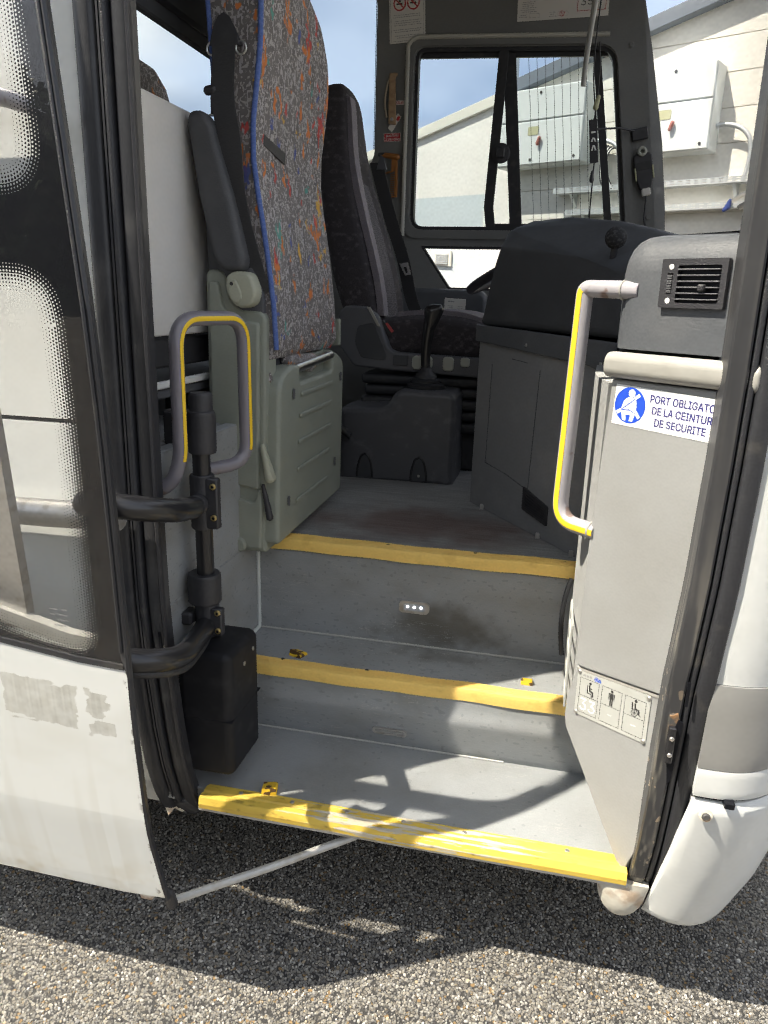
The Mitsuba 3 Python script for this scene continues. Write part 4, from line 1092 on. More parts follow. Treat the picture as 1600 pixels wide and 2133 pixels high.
# ------------------------------------------------------------------ passenger seat behind the partition
ps = thing('passenger_seat', 'flecked dark headrest of a passenger seat rising behind the white partition', 'seat')
part(ps, 'backrest', loft([[(x0 + .06 * math.cos(a) * w, .885 + .23 * w2 * math.copysign(abs(math.sin(a)) ** .6, math.sin(a)), z) for a in np.linspace(0, 2 * math.pi, 25)[:-1]] for x0, z, w, w2 in ((-1.26, 1.5, 1, 1), (-1.28, 1.9, 1, 1), (-1.285, 1.97, 1, .97), (-1.29, 2.03, .95, .86), (-1.295, 2.07, .8, .66), (-1.298, 2.085, .45, .4))]), 'fabric', 50)
part(ps, 'cushion', rbox((-1.26, .66, 1.42), (-.90, 1.11, 1.55), .04), 'fabric', 40)

# ------------------------------------------------------------------ driver seat
ds = thing('driver_seat', 'black velour driver seat with tall narrow headrest behind the gear lever', 'seat')
dz = [1.34, 1.42, 1.50, 1.60, 1.71, 1.80, 1.88, 1.96, 2.04, 2.10, 2.14, 2.17, 2.185]
dy0 = [1.45, 1.45, 1.455, 1.46, 1.475, 1.495, 1.52, 1.545, 1.565, 1.575, 1.59, 1.62, 1.66]
dy1 = [1.95, 1.95, 1.945, 1.94, 1.925, 1.905, 1.88, 1.86, 1.835, 1.825, 1.81, 1.78, 1.74]
dfx = [-.645, -.652, -.668, -.695, -.730, -.758, -.782, -.80, -.81, -.818, -.828, -.845, -.865]
dbx = [-.80, -.83, -.86, -.88, -.905, -.92, -.932, -.94, -.945, -.945, -.94, -.93, -.91]
ang = np.linspace(0, 2 * math.pi, 41)[:-1]


def sup(c, e):
    return math.copysign(abs(c) ** e, c)


def dring(i, f, inset_=0.0):
    z, y0, y1, f0, b0 = (np.interp(f, range(len(dz)), q) for q in (dz, dy0, dy1, dfx, dbx))
    out = []
    for a in ang:
        x = (f0 + b0) / 2 + (f0 - b0) / 2 * sup(math.cos(a), .45)
        y = (y0 + y1) / 2 + (y1 - y0) / 2 * sup(math.sin(a), .6)
        q = (y - y0) / max(y1 - y0, .01)
        if math.cos(a) > 0 and z < 1.9:
            x -= .035 * max(0, math.sin(math.pi * np.clip((q - .18) / .64, 0, 1)))
        out.append((x, y, z))
    return out


DR = [dring(0, f) for f in np.linspace(0, len(dz) - 1, 40)]
part(ds, 'backrest', loft(DR), 'velour_black', 50)
part(ds, 'backrest_bolster', loft([[(f + .004, y0 + .02, z), (f + .006, y0 + .05, z), (f + .003, y0 + .095, z), (f - .02, y0 + .10, z), (f - .02, y0 + .02, z)] for z, y0, f in zip(np.linspace(1.37, 2.13, 24), np.interp(np.linspace(1.37, 2.13, 24), dz, dy0), np.interp(np.linspace(1.37, 2.13, 24), dz, dfx))]), 'velour_bolster', 60)
part(ds, 'backrest_centre', loft([[(f - .018, y0 + .105, z), (f - .014, (y0 + y1) / 2, z), (f - .018, y1 - .11, z), (f - .06, y1 - .11, z), (f - .06, y0 + .105, z)] for z, y0, y1, f in zip(np.linspace(1.36, 1.85, 16), np.interp(np.linspace(1.36, 1.85, 16), dz, dy0), np.interp(np.linspace(1.36, 1.85, 16), dz, dy1), np.interp(np.linspace(1.36, 1.85, 16), dz, dfx))]), 'velour_checked', 60)
cr = []
for x in np.linspace(-.66, -.17, 24):
    t = (x + .66) / .49
    zt = 1.375 + .022 * math.sin(math.pi * min(1, t * 1.2)) - .05 * max(0, t - .62) ** 1.5 * 3
    zb = 1.215 - .02 * t
    ring = []
    for a in ang:
        y = 1.70 + .25 * sup(math.sin(a), .45)
        q = abs(y - 1.70) / .25
        z = (zt + zb) / 2 + (zt - zb) / 2 * sup(math.cos(a), .5)
        if math.cos(a) > 0:
            z -= .02 * (1 - q ** 2)
        ring.append((x, y, z))
    cr.append(ring)
part(ds, 'cushion', loft(cr), 'velour_black', 50)
part(ds, 'cushion_top', loft([[(x, y, z + .003 - .02 * (1 - ((y - 1.70) / .25) ** 2) + .004) for y in (1.50, 1.58, 1.70, 1.82, 1.90)] + [(x, 1.90, z - .06), (x, 1.50, z - .06)] for x, z in zip(np.linspace(-.60, -.21, 12), [1.375 + .022 * math.sin(math.pi * min(1, (x + .66) / .49 * 1.2)) - .05 * max(0, (x + .66) / .49 - .62) ** 1.5 * 3 for x in np.linspace(-.60, -.21, 12)])]), 'velour_bolster', 60)
part(ds, 'side_shell', xz(prism(ccw(rpoly([(-.795, 1.26), (-.80, 1.375), (-.775, 1.405), (-.70, 1.402), (-.655, 1.375), (-.605, 1.255), (-.575, 1.245), (-.22, 1.235), (-.22, 1.165), (-.60, 1.18), (-.74, 1.19)], .014, 3)), .05, .01, 3), 1.405), 'seat_shell', 42)
part(ds, 'side_cover', xz(prism(ccw(rpoly([(-.735, 1.275), (-.725, 1.335), (-.665, 1.348), (-.615, 1.235), (-.62, 1.215), (-.71, 1.222)], .012, 3)), .006, .002), 1.401), 'dash_dark', 42)
part(ds, 'side_trim', xz(prism([(-.692, 1.402), (-.680, 1.402), (-.640, 1.335), (-.652, 1.335)], .006, .001), 1.400), 'trim_beige', 30)
part(ds, 'buckle', cat(hull([(-.655, 1.44, 1.345), (-.64, 1.44, 1.355), (-.60, 1.44, 1.31), (-.615, 1.44, 1.30), (-.655, 1.46, 1.345), (-.64, 1.46, 1.355), (-.60, 1.46, 1.31), (-.615, 1.46, 1.30)])), 'black_plastic', 20)
part(ds, 'buckle_button', hull([(-.632, 1.436, 1.345), (-.622, 1.436, 1.348), (-.598, 1.436, 1.318), (-.607, 1.436, 1.313), (-.632, 1.445, 1.345), (-.598, 1.445, 1.318)]), 'red_plastic', 20)
for x0, x1, r in ((-.520, -.445, .02), (-.408, -.368, .015), (-.345, -.312, .012)):
    part(ds, 'control_lever', xz(prism(rrect(x0, 1.188 if r > .012 else 1.205, x1, 1.238, r * .8, 4), .014, .005, 3), 1.395), 'button_grey', 42)
part(ds, 'switch_panel', cbox((-.59, 1.398, 1.20), (-.535, 1.406, 1.236), .002), 'dash_dark')
for k in range(5):
    z = 1.165 - k * .042
    part(ds, 'bellows_fold', rbox((-.72 + .01 * (k % 2), 1.44 + .01 * (k % 2), z - .040), (-.24 - .01 * (k % 2), 1.94, z), .016, 5), 'rubber', 40)
part(ds, 'pedestal', cbox((-.68, 1.5, .806), (-.28, 1.9, .97), .01), 'black_plastic')
part(ds, 'belt_frame', hull([(-.79, 1.90, 1.93), (-.775, 1.90, 1.985), (-.760, 1.90, 1.975), (-.750, 1.90, 1.93), (-.79, 1.92, 1.93), (-.75, 1.92, 1.93)]), 'seat_shell', 20)
dbelt = spline([(-.79, 1.90, 1.955), (-.765, 1.915, 1.86), (-.715, 1.93, 1.70), (-.675, 1.955, 1.575), (-.655, 1.97, 1.48), (-.62, 1.97, 1.38)], 24)
part(ds, 'belt_webbing', loft([[(p[0] - .028, p[1], p[2]), (p[0] + .026, p[1], p[2]), (p[0] + .026, p[1] + .003, p[2]), (p[0] - .028, p[1] + .003, p[2])] for p in dbelt]), 'webbing', 40)
part(ds, 'belt_tongue', xz(prism(Polygon([(-.690, 1.572), (-.655, 1.578), (-.640, 1.53), (-.665, 1.525)], [[(-.674, 1.558), (-.660, 1.560), (-.653, 1.537), (-.662, 1.535)]]), .004), 1.935), 'chrome', False)
part(ds, 'belt_anchor', hull([(-.60, 1.955, 1.388), (-.555, 1.955, 1.388), (-.575, 1.955, 1.362), (-.60, 1.97, 1.388), (-.555, 1.97, 1.388), (-.575, 1.97, 1.362)]), 'pale_print', 20)

# ------------------------------------------------------------------ gear lever console
gc = thing('gear_console', 'black moulded gear lever box on the cab floor in front of the driver seat', 'gear lever')
part(gc, 'housing', xz(prism(ccw(rpoly([(-.752, .80), (-.334, .80), (-.337, 1.128), (-.545, 1.130), (-.580, 1.066), (-.748, 1.055)], [.004, .004, .03, .03, .03, .015], 4)), .26, .022, 4), 1.258), 'console_black', 45)
part(gc, 'side_rim', rbox((-.738, 1.285, 1.048), (-.600, 1.42, 1.062), .006, 5), 'console_black', 42)
for cx in (-.652, -.455):
    t = np.linspace(0, 1, 12)
    ptsl = [(cx - .028 * (1 - q ** 2) ** .5 * (1 if q < 1 else 0), .812 + .085 * q) for q in t]
    ptsr = [(cx + .028 * (1 - q ** 2) ** .5 * (1 if q < 1 else 0), .812 + .085 * q) for q in t]
    part(gc, 'foot_niche', tube(np.array([(x, 1.259, z) for x, z in ptsl + ptsr[::-1][1:]]), .0042, 8), 'black_gloss', 50)
    part(gc, 'foot_niche_floor', xz(prism(ccw(ptsl + ptsr[::-1][1:]), .002), 1.2575), 'dash_dark', 30)
part(gc, 'niche_screw', disc((-.455, 1.257, .83), (0, -1, 0), .005, .003), 'steel')
part(gc, 'boot', lathe([(.085, 1.112), (.082, 1.126), (.066, 1.130), (.068, 1.142), (.053, 1.148), (.054, 1.158), (.040, 1.164), (.038, 1.176), (.024, 1.186), (.02, 1.20), (.016, 1.202)], (-.460, 1.36, 0), (0.0, 0, 1), 32), 'rubber', 45)
part(gc, 'lever', tube(spline([(-.462, 1.36, 1.19), (-.464, 1.36, 1.24), (-.460, 1.355, 1.30), (-.452, 1.35, 1.355)], 14), np.linspace(.015, .021, 14), 14), 'black_gloss', 50)
part(gc, 'lever_collar', lathe([(.013, 1.190), (.016, 1.195), (.016, 1.205), (.011, 1.210), (.011, 1.225), (.014, 1.228), (.014, 1.236)], (-.463, 1.36, 0), (0, 0, 1), 18), 'black_gloss', 40)
part(gc, 'knob', shull([((-.450, 1.35, 1.345), .020), ((-.447, 1.348, 1.392), .026), ((-.424, 1.348, 1.400), .019)], 10), 'black_gloss', 50)
part(gc, 'hose', tube([(-.72, 1.24, .985), (-.70, 1.235, .96), (-.75, 1.24, .995)], .012, 10), 'rubber', 40)

# ------------------------------------------------------------------ steering wheel
sw = thing('steering_wheel', 'black steering wheel rim peeking out left of the instrument hood', 'steering wheel')
wc, wn = A(-.150, 1.70, 1.585), A(-.55, 0, 1.0)
wn = wn / np.linalg.norm(wn)
wu = A(0, 1, 0)
wv = np.cross(wn, wu)
tt = np.linspace(0, 2 * math.pi, 60)
rimp = wc + .235 * (np.cos(tt)[:, None] * wu + np.sin(tt)[:, None] * wv)
part(sw, 'rim', tube(rimp, .017, 14), 'black_plastic', 60)
part(sw, 'hub', lathe([(.07, -.03), (.075, 0), (.05, .015), (0, .018)], wc - wn * .03, wn, 28), 'black_plastic', 40)
for a in (0.3, 2.84, 4.71):
    d = math.cos(a) * wu + math.sin(a) * wv
    part(sw, 'spoke', tube([wc - wn * .03 + d * .05, wc + d * .228], [.018, .012], 10), 'black_plastic', 40)
part(sw, 'column', tube([wc - wn * .05, wc - wn * .35], .035, 14), 'black_plastic', 40)

# ------------------------------------------------------------------ things on the dash and pillars
mc = thing('microphone', 'round black foam microphone head standing on the instrument hood', 'microphone')
part(mc, 'foam_ball', trimesh.creation.icosphere(4, .0245).apply_translation((.100, .60, 1.583)), 'foam', True)
part(mc, 'stem', tube([(.100, .60, 1.566), (.098, .62, 1.53), (.095, .64, 1.50)], .008, 10), 'black_plastic')
hd = thing('breath_tester', 'black handheld tester with round white nozzle clipped to the far pillar', 'breath tester')
sl = A(-.216, 0, 1) / math.hypot(.216, 1)
su_ = A(1, 0, .216) / math.hypot(.216, 1)
pil = lambda x, z: A(x, 2.198, z)
fl = lambda m, x, z, d=0.0: to(m, pil(x, z) - A(0, d, 0), su_ * 1.0, sl, A(0, -1, 0))
part(hd, 'body', fl(prism(ccw(rpoly([(-.036, .05), (.036, .05), (.036, -.03), (.022, -.09), (-.022, -.09), (-.036, -.03)], .014)), .022, .005, 3), .262, 1.975), 'black_plastic', 40)
part(hd, 'screen', fl(prism(rrect(-.026, -.012, .026, .018, .003), .002), .262, 1.975, .022), 'black_gloss', 30)
part(hd, 'nozzle', fl(lathe([(.007, 0), (.007, .016), (.012, .020), (.018, .018), (.020, .008), (.020, 0)], (0, .058, .010), (0, 0, 1), 24), .262, 1.975), 'button_grey', 40)
for s in (-1, 1):
    part(hd, 'side_clip', fl(cbox((s * .034 - .003, -.05, .016), (s * .034 + .003, .0, .024), .001), .262, 1.975), 'label_olive', 30)
part(hd, 'plug', fl(cbox((-.017, -.112, .004), (.017, -.080, .022), .003), .262, 1.975), 'paper', 30)
part(hd, 'cable', tube(spline([(.283, 2.185, 1.865), (.286, 2.18, 1.82), (.288, 2.18, 1.77), (.312, 2.185, 1.70), (.318, 2.19, 1.66)], 24), .004, 8), 'black_plastic', 50)
ca = thing('camera_arm', 'thin black arm holding a small black box on the far pillar', 'bracket')
part(ca, 'box', fl(cbox((-.034, -.022, 0), (.028, .022, .02), .003), .237, 2.098), 'black_plastic')
part(ca, 'rod', tube([(.06, 2.12, 2.106), (.15, 2.15, 2.114), (.21, 2.18, 2.108)], .004, 8), 'black_plastic')
ln1 = thing('lanyard', 'black lanyard with printed tag and pendants hanging in front of the driver window', 'lanyard')
LY = 1.9
part(ln1, 'cord', tube(spline([(.026, LY, 2.705), (.027, LY, 2.40), (.034, LY, 2.20), (.052, LY, 2.09), (.058, LY, 2.0), (.060, LY, 1.90), (.060, LY, 1.80), (.062, LY, 1.73)], 40), .0026, 8), 'webbing', 50)
part(ln1, 'cord', tube(spline([(.040, LY + .02, 2.36), (.050, LY + .02, 2.22), (.046, LY + .02, 2.10)], 14), .003, 8), 'webbing', 50)
part(ln1, 'tag', to(prism(rrect(-.015, -.075, .015, .075, .002), .004, .001), A(.050, LY - .006, 2.02), A(1, 0, .12), A(-.12, 0, 1), A(0, -1, 0)), 'webbing', 30)
for k, (w, z0, z1) in enumerate(((.008, .028, .034), (.010, -.002, .012), (.010, -.032, -.014))):
    part(ln1, 'tag_print', to(prism(Polygon([(-w, z0), (w, z0), (w * .4, z1), (-w * .4, z1)]).difference(Polygon([(-w * .4, z0), (w * .4, z0), (0, z1 - .003)])) if k else [(-w, z0), (w, z0), (w, z1), (-w, z1)], .001), A(.050, LY - .010, 2.02), A(1, 0, .12), A(-.12, 0, 1), A(0, -1, 0)), 'pale_print', False)
part(ln1, 'pendant', shull([((.046, LY - .01, 2.135), .010), ((.054, LY - .01, 2.17), .007)]), 'label_olive', 40)
part(ln1, 'pendant', shull([((.056, LY - .004, 1.885), .009), ((.056, LY - .004, 1.915), .005)]), 'black_plastic', 40)
part(ln1, 'base', shull([((.03, LY, 1.705), .008), ((.075, LY, 1.715), .012), ((.10, LY, 1.705), .007)]), 'seat_shell', 40)
whole('visor_rod', tube(spline([(.034, 1.85, 2.705), (.012, 1.85, 2.48), (.0, 1.86, 2.34), (-.006, 1.86, 2.20)], 20), np.linspace(.0125, .009, 20), 12), 'trim_beige', 'pale tapered rod hanging from above in front of the driver window', 'rod', 50)


def notice(name, x0, z0, x1, z1, tilt, label, cat_='notice', m='paper'):
    key = thing(name, label, cat_)
    u, v = A(1, 0, tilt) / math.hypot(1, tilt), A(-tilt, 0, 1) / math.hypot(1, tilt)
    o = A(x0, 2.1985, z0)
    part(key, 'sheet', to(prism([(0, 0), (x1 - x0, 0), (x1 - x0, z1 - z0), (0, z1 - z0)], .0015), o, u, v, A(0, -1, 0)), m, False)
    return key, lambda mesh, d=.0017: to(mesh, o + A(0, -d, 0), u, v, A(0, -1, 0))


def lines(rows, x0, x1, z, dz, h, seed):
    r = random.Random(seed)
    out = []
    for i in range(rows):
        x = x0 + r.random() * .01
        while x < x1 - r.random() * .012:
            w = r.uniform(.004, .011)
            out.append(sbox(x, z - i * dz, min(x + w, x1), z - i * dz + h))
            x += w + .002
    return cat(*[prism(g, .0004) for g in out])


def no_ring(cx, cz, r):
    ringp = Point(cx, cz).buffer(r).difference(Point(cx, cz).buffer(r * .8))
    sl_ = LineString([(cx - r * .62, cz + r * .62), (cx + r * .62, cz - r * .62)]).buffer(r * .09)
    return ringp.union(sl_)


n1, N1 = notice('warning_notice', -.816, 2.462, -.664, 2.64, .05, 'white paper notice with two red prohibition rings beside the driver window')
for cx in (.045, .103):
    part(n1, 'prohibition_ring', N1(prism(no_ring(cx, .145, .027), .0005)), 'red_print', False)
    part(n1, 'pictogram', N1(cat(prism(sbox(cx - .014, .141, cx + .012, .147), .0004), prism(sbox(cx - .004, .150, cx + .004, .158), .0004)), .0014), 'dark_print', False)
part(n1, 'small_print', N1(cat(lines(2, .015, .137, .102, .008, .0022, 1), lines(3, .015, .137, .080, .008, .0024, 2), lines(2, .015, .137, .048, .008, .0024, 3), lines(2, .02, .125, .026, .008, .002, 4))), 'grey_print', False, kind='stuff')
part(n1, 'border', N1(prism(Polygon([(.006, .006), (.146, .006), (.146, .172), (.006, .172)]).difference(Polygon([(.0072, .0072), (.1448, .0072), (.1448, .1708), (.0072, .1708)])), .0003)), 'grey_print', False)
n2, N2 = notice('capacity_notice', -.290, 2.522, .066, 2.66, .02, 'white printed card with the number 35 in a red box, above the driver window')
part(n2, 'red_box', N2(prism(Polygon([(.235, .022), (.345, .022), (.345, .09), (.235, .09)]).difference(Polygon([(.237, .024), (.343, .024), (.343, .088), (.237, .088)])).union(sbox(.293, .022, .2945, .09)), .0005)), 'red_print', False)
part(n2, 'number', N2(text('35', .026, A(.246, .042, 0), A(1, 0, 0), A(0, 1, 0), .0005, sx=1.1)), 'dark_print', False)
part(n2, 'prohibition_ring', N2(prism(no_ring(.177, .018, .010), .0005)), 'red_print', False)
part(n2, 'small_boxes', N2(prism(Polygon([(.048, .010), (.088, .010), (.088, .026), (.048, .026)]).difference(Polygon([(.0488, .0108), (.0872, .0108), (.0872, .0252), (.0488, .0252)])).union(Polygon([(.16, .010), (.20, .010), (.20, .026), (.16, .026)]).difference(Polygon([(.1608, .0108), (.1992, .0108), (.1992, .0252), (.1608, .0252)]))), .0004)), 'grey_print', False)
part(n2, 'small_print', N2(cat(lines(6, .012, .075, .066, .007, .0022, 6), lines(2, .008, .044, .020, .007, .0022, 7), lines(3, .125, .155, .024, .007, .002, 8), lines(1, .13, .20, .078, .008, .008, 9))), 'grey_print', False, kind='stuff')
hk = thing('hammer_label', 'red label with white words above the orange emergency hammer', 'label')
hu, hz, ho = A(1, 0, .03), A(-.03, 0, 1), A(-.832, 2.1985, 2.086)
part(hk, 'sheet', to(prism([(0, 0), (.074, 0), (.074, .033), (0, .033)], .0012), ho, hu, hz, A(0, -1, 0)), 'red_print', False)
part(hk, 'border', to(prism(Polygon([(0, 0), (.074, 0), (.074, .033), (0, .033)]).difference(sbox(.0015, .0015, .0725, .0315)), .0005), ho - A(0, .0013, 0), hu, hz, A(0, -1, 0)), 'paper', False)
part(hk, 'lettering', cat(text('MARTEAU', .0085, ho + A(.037, -.0014, .0195), hu, hz, .0004, True, 'c', A(0, -1, 0)), text('DE SECOURS', .0085, ho + A(.037, -.0014, .0055), hu, hz, .0004, True, 'c', A(0, -1, 0), .95)), 'paper', False)
tk = thing('partly_hidden_label', 'small red and white label half hidden behind the wooden tool', 'label')
part(tk, 'sheet', xz(prism([(-.795, 2.230), (-.747, 2.230), (-.747, 2.247), (-.795, 2.247)], .001), 2.1985), 'paper', False)
part(tk, 'lettering', text('TEUR', .010, A(-.750, 2.1975, 2.2335), A(1, 0, 0), Z1, .0005, True, 'r', A(0, -1, 0)), 'red_print', False)
tool = thing('wooden_tool', 'brown folding knife shape with pale cord hung on the far wall', 'tool')
part(tool, 'handle', xz(prism(ccw(rpoly([(-.812, 2.155), (-.778, 2.150), (-.782, 2.25), (-.786, 2.33), (-.775, 2.348), (-.79, 2.352), (-.812, 2.350), (-.812, 2.30)], .005)), .012, .003), 2.183), 'tool_wood', 40)
part(tool, 'rivet', disc((-.796, 2.183, 2.172), (0, -1, 0), .007, .003), 'steel')
part(tool, 'cord', tube(spline([(-.812, 2.19, 2.33), (-.826, 2.19, 2.28), (-.828, 2.19, 2.22), (-.820, 2.19, 2.18)], 16), .004, 8), 'cord_pale', 50)
part(tool, 'tag', xz(prism([(-.815, 2.14), (-.797, 2.122), (-.757, 2.182), (-.772, 2.198)], .001), 2.194), 'paper', False, label='white tag with a red mark')
part(tool, 'tag_mark', xz(prism([(-.780, 2.172), (-.770, 2.165), (-.760, 2.180), (-.768, 2.188)], .001), 2.1925), 'red_print', False)
em = thing('emergency_hammer', 'orange emergency hammer with comb-like cord loop on the far wall', 'hammer')
part(em, 'head', shull([((-.845, 2.18, 2.032), .008), ((-.82, 2.18, 2.030), .010), ((-.768, 2.18, 2.022), .013)]), 'hammer_orange', 40)
part(em, 'striker', shull([((-.845, 2.18, 2.032), .0085), ((-.825, 2.18, 2.031), .0095)]), 'black_plastic', 40)
part(em, 'handle', xz(prism(ccw([(-.793, 1.965), (-.790, 2.02), (-.766, 2.02), (-.762, 1.90), (-.764, 1.86), (-.776, 1.86), (-.776, 1.965)]), .012, .003), 2.176), 'hammer_orange', 35)
part(em, 'loop', tube(fil([(-.782, 2.18, 1.965), (-.830, 2.18, 1.955), (-.828, 2.18, 1.862), (-.768, 2.18, 1.862)], .025), .0035, 8), 'hammer_orange', 50)
for k in range(11):
    part(em, 'tooth', tube([(-.776, 2.18, 1.872 + k * .008), (-.795, 2.18, 1.871 + k * .008)], .0016, 5), 'hammer_orange', 30)
dl = thing('door_card_label', 'pale instruction label stuck on the grey driver door lining', 'label')
part(dl, 'sheet', xz(prism([(-.520, 1.352), (-.428, 1.346), (-.424, 1.436), (-.518, 1.440)], .001), 2.1035), 'label_olive' if False else 'paper', False)
part(dl, 'small_print', to(cat(lines(7, .012, .042, .052, .007, .0024, 21), lines(7, .052, .084, .052, .007, .0024, 22), lines(1, .008, .045, .070, .008, .005, 23)), A(-.520, 2.1033, 1.354), A(1, 0, -.04), Z1, A(0, -1, 0)), 'grey_print', False, kind='stuff')

# sticker on the right panel
sk_ = thing('seat_belt_sticker', 'white sticker with blue seat belt pictogram and navy French words', 'sticker')
so, su, sv_ = P0 + PU * (-.158) + PW * .0083 + Z1 * 1.231, PU * 1.0 + Z1 * (-.026), Z1 + PU * .012
sq = lambda m, d=0.0: to(m, so + PW * d, su, sv_, PW)
part(sk_, 'sheet', sq(prism([(0, 0), (.248, 0), (.248, .070), (.002, .0705)], .0007)), 'white_print', False)
cx, cz, R_ = .0345, .0365, .0315
part(sk_, 'blue_disc', sq(prism(Point(cx, cz).buffer(R_), .0003), .0008), 'blue_print', False)
fig = shapely.unary_union([Point(cx + .002, cz + .0215).buffer(.0070), Polygon(rpoly([(cx - .0175, cz - .011), (cx - .013, cz + .008), (cx - .004, cz + .0145), (cx + .007, cz + .0145), (cx + .0135, cz + .009), (cx + .0145, cz - .011)], .006)),
                           Polygon([(cx - .017, cz - .010), (cx + .014, cz - .010), (cx + .009, cz - .0275), (cx + .0015, cz - .0275), (cx + .0035, cz - .0165), (cx - .006, cz - .0165), (cx - .005, cz - .0275), (cx - .012, cz - .0275)]),
                           LineString([(cx - .0255, cz - .0155), (cx - .012, cz - .0075)]).buffer(.0032, cap_style=2), LineString([(cx + .012, cz - .0085), (cx + .0215, cz - .0195)]).buffer(.0032, cap_style=2), LineString([(cx + .004, cz + .009), (cx + .0185, cz + .0205)]).buffer(.003, cap_style=2)])
cuts = shapely.unary_union([LineString([(cx - .0155, cz - .0085), (cx + .0085, cz + .0115)]).buffer(.00085), LineString([(cx - .016, cz - .0095), (cx, cz - .008), (cx + .012, cz - .0125)]).buffer(.00085)])
fig = fig.difference(cuts)
part(sk_, 'pictogram', sq(cat(*[prism(g, .0003) for g in getattr(fig, 'geoms', [fig]) if g.area > 1e-8]), .0012), 'white_print', False)
for w_, x_, z_ in (('PORT OBLIGATOIRE', .073, .0480), ('DE LA CEINTURE', .079, .0285), ('DE SECURITE', .0865, .0090)):
    part(sk_, 'lettering', sq(text(w_, .0125, A(x_, z_, 0), A(1, 0, 0), A(0, 1, 0), .0003, True, sx=.86), .0009), 'navy_print', False)
# capacity plate
cp = thing('capacity_plate', 'screwed metal plate with seated, standing and wheelchair passenger pictograms', 'plate')
po, pu = P0 + PU * (-.176) + PW * .0022 + Z1 * .632, PU + Z1 * .09
pq = lambda m, d=0.0: to(m, po + PW * d, pu, Z1, PW)
part(cp, 'sheet', pq(prism(rrect(0, 0, .168, .100, .004, 3), .002, .0006)), 'plate_alu', 30)
for x, y in ((.005, .005), (.163, .005), (.005, .095), (.163, .095)):
    part(cp, 'screw', pq(disc((x, y, .002), (0, 0, 1), .0042, .0028, 16)), 'steel', 40)
fr_ = []
for i in range(3):
    x0 = .008 + i * .053
    r0 = sbox(x0, .008, x0 + .046, .084)
    fr_ += [r0.difference(r0.buffer(-.0007, join_style=2)), sbox(x0, .0455, x0 + .046, .0462)]
part(cp, 'frame_lines', pq(cat(*[prism(g, .0003) for g in fr_]), .0021), 'dark_print', False)
def stick(segs, r):
    return [LineString(s).buffer(r, cap_style=2, join_style=1) for s in segs]
seat_p = [Point(.033, .0765).buffer(.003)] + stick([[(.0315, .073), (.033, .0605), (.040, .0595), (.041, .050)]], .0016) + stick([[(.027, .072), (.028, .0555), (.037, .0545), (.038, .047)]], .0009) + stick([[(.033, .067), (.039, .0655)]], .0009)
stand_p = [Point(.0845, .0785).buffer(.003), sbox(.0805, .062, .0885, .0745)] + stick([[(.0785, .074), (.0785, .0605)], [(.0905, .074), (.0905, .0605)]], .0009) + stick([[(.0826, .062), (.0826, .0475)], [(.0866, .062), (.0866, .0475)]], .0014)
wheel_p = [Point(.138, .079).buffer(.003)] + stick([[(.137, .0745), (.138, .0635), (.146, .062), (.147, .053)]], .0016) + stick([[(.131, .075), (.132, .060)]], .0014) + [Point(.137, .0545).buffer(.0075).difference(Point(.137, .0545).buffer(.0065))] + stick([[(.1295, .0545), (.1445, .0545)], [(.137, .047), (.137, .062)], [(.132, .049), (.142, .060)], [(.142, .049), (.132, .060)]], .0004) + stick([[(.147, .053), (.1515, .0515)]], .0007)
part(cp, 'pictograms', pq(cat(*[prism(g, .0003) for g in seat_p + stand_p + wheel_p]), .0022), 'dark_print', False)
part(cp, 'numerals', pq(cat(text('33', .026, A(.031, .0145, 0), A(1, 0, 0), A(0, 1, 0), .0003, False, 'c', sx=.9), prism(sbox(.079, .027, .090, .0283), .0003), prism(sbox(.132, .027, .143, .0283), .0003)), .0022), 'pale_print', False)
part(cp, 'maker_mark', pq(cat(prism(Point(.0455, .0905).buffer(.0045).difference(Point(.0455, .0905).buffer(.0034)), .0003), prism(Polygon([(.049, .0865), (.0535, .0945), (.058, .0865)]).difference(Polygon([(.0515, .0880), (.0535, .0918), (.0555, .0880)])), .0003), prism(sbox(.0435, .0893, .0475, .0918), .0003)), .0022), 'blue_print', False)
part(cp, 'maker_letters', pq(lines(1, .014, .040, .0885, .01, .004, 31), .0022), 'grey_print', False)

# ------------------------------------------------------------------ building beyond the coach
def onw(m, d=0.0):
    """wall plane: local x along the wall (to the right), y up, z out of the wall towards the coach"""
    return to(m, WP - WN * d, WT, Z1, -WN)


bd = thing('building', 'pale rendered gable building with sloping roof edge behind the coach', 'building')
rake = lambda s: 2.84 + .235 * (s + .65)
part(bd, 'wall', onw(prism([(-9, -.2), (-.52, -.2), (-.52, rake(-.52)), (-9, rake(-9))], .3), -.3), 'wall_render', False)
course = [-.2, .6, 1.4, 1.81, 2.01, 2.21, 2.41, 2.61, 2.81, 3.01, 4.6]
for a, b in zip(course[:-1], course[1:]):
    s0, s1 = -.515, 5.0
    q = Polygon([(s0, a + .002), (s1, a + .002), (s1, b - .002), (s0, b - .002)]).intersection(Polygon([(s0, -1), (s1, -1), (s1, rake(s1)), (s0, rake(s0))]))
    if q.area > .001:
        part(bd, 'wall_course', onw(prism(ccw(np.array(q.exterior.coords)[:-1]), .26, .002), -.26), 'wall_block', 30)
part(bd, 'wall_core', onw(prism([(-.515, -.2), (5, -.2), (5, rake(5)), (-.515, rake(-.515))], .1), -.11), 'wall_block', False)
part(bd, 'fascia', onw(prism([(-9, rake(-9) - .02), (-.52, rake(-.52) - .02), (-.52, rake(-.52) + .055), (-9, rake(-9) + .055)], .33, .004), -.3), 'fascia', 30)
part(bd, 'eave', onw(prism([(-.515, rake(-.515) - .01), (5, rake(5) - .01), (5, rake(5) + .075), (-.515, rake(-.515) + .075)], .36, .004), -.28), 'eave_grey', 30)
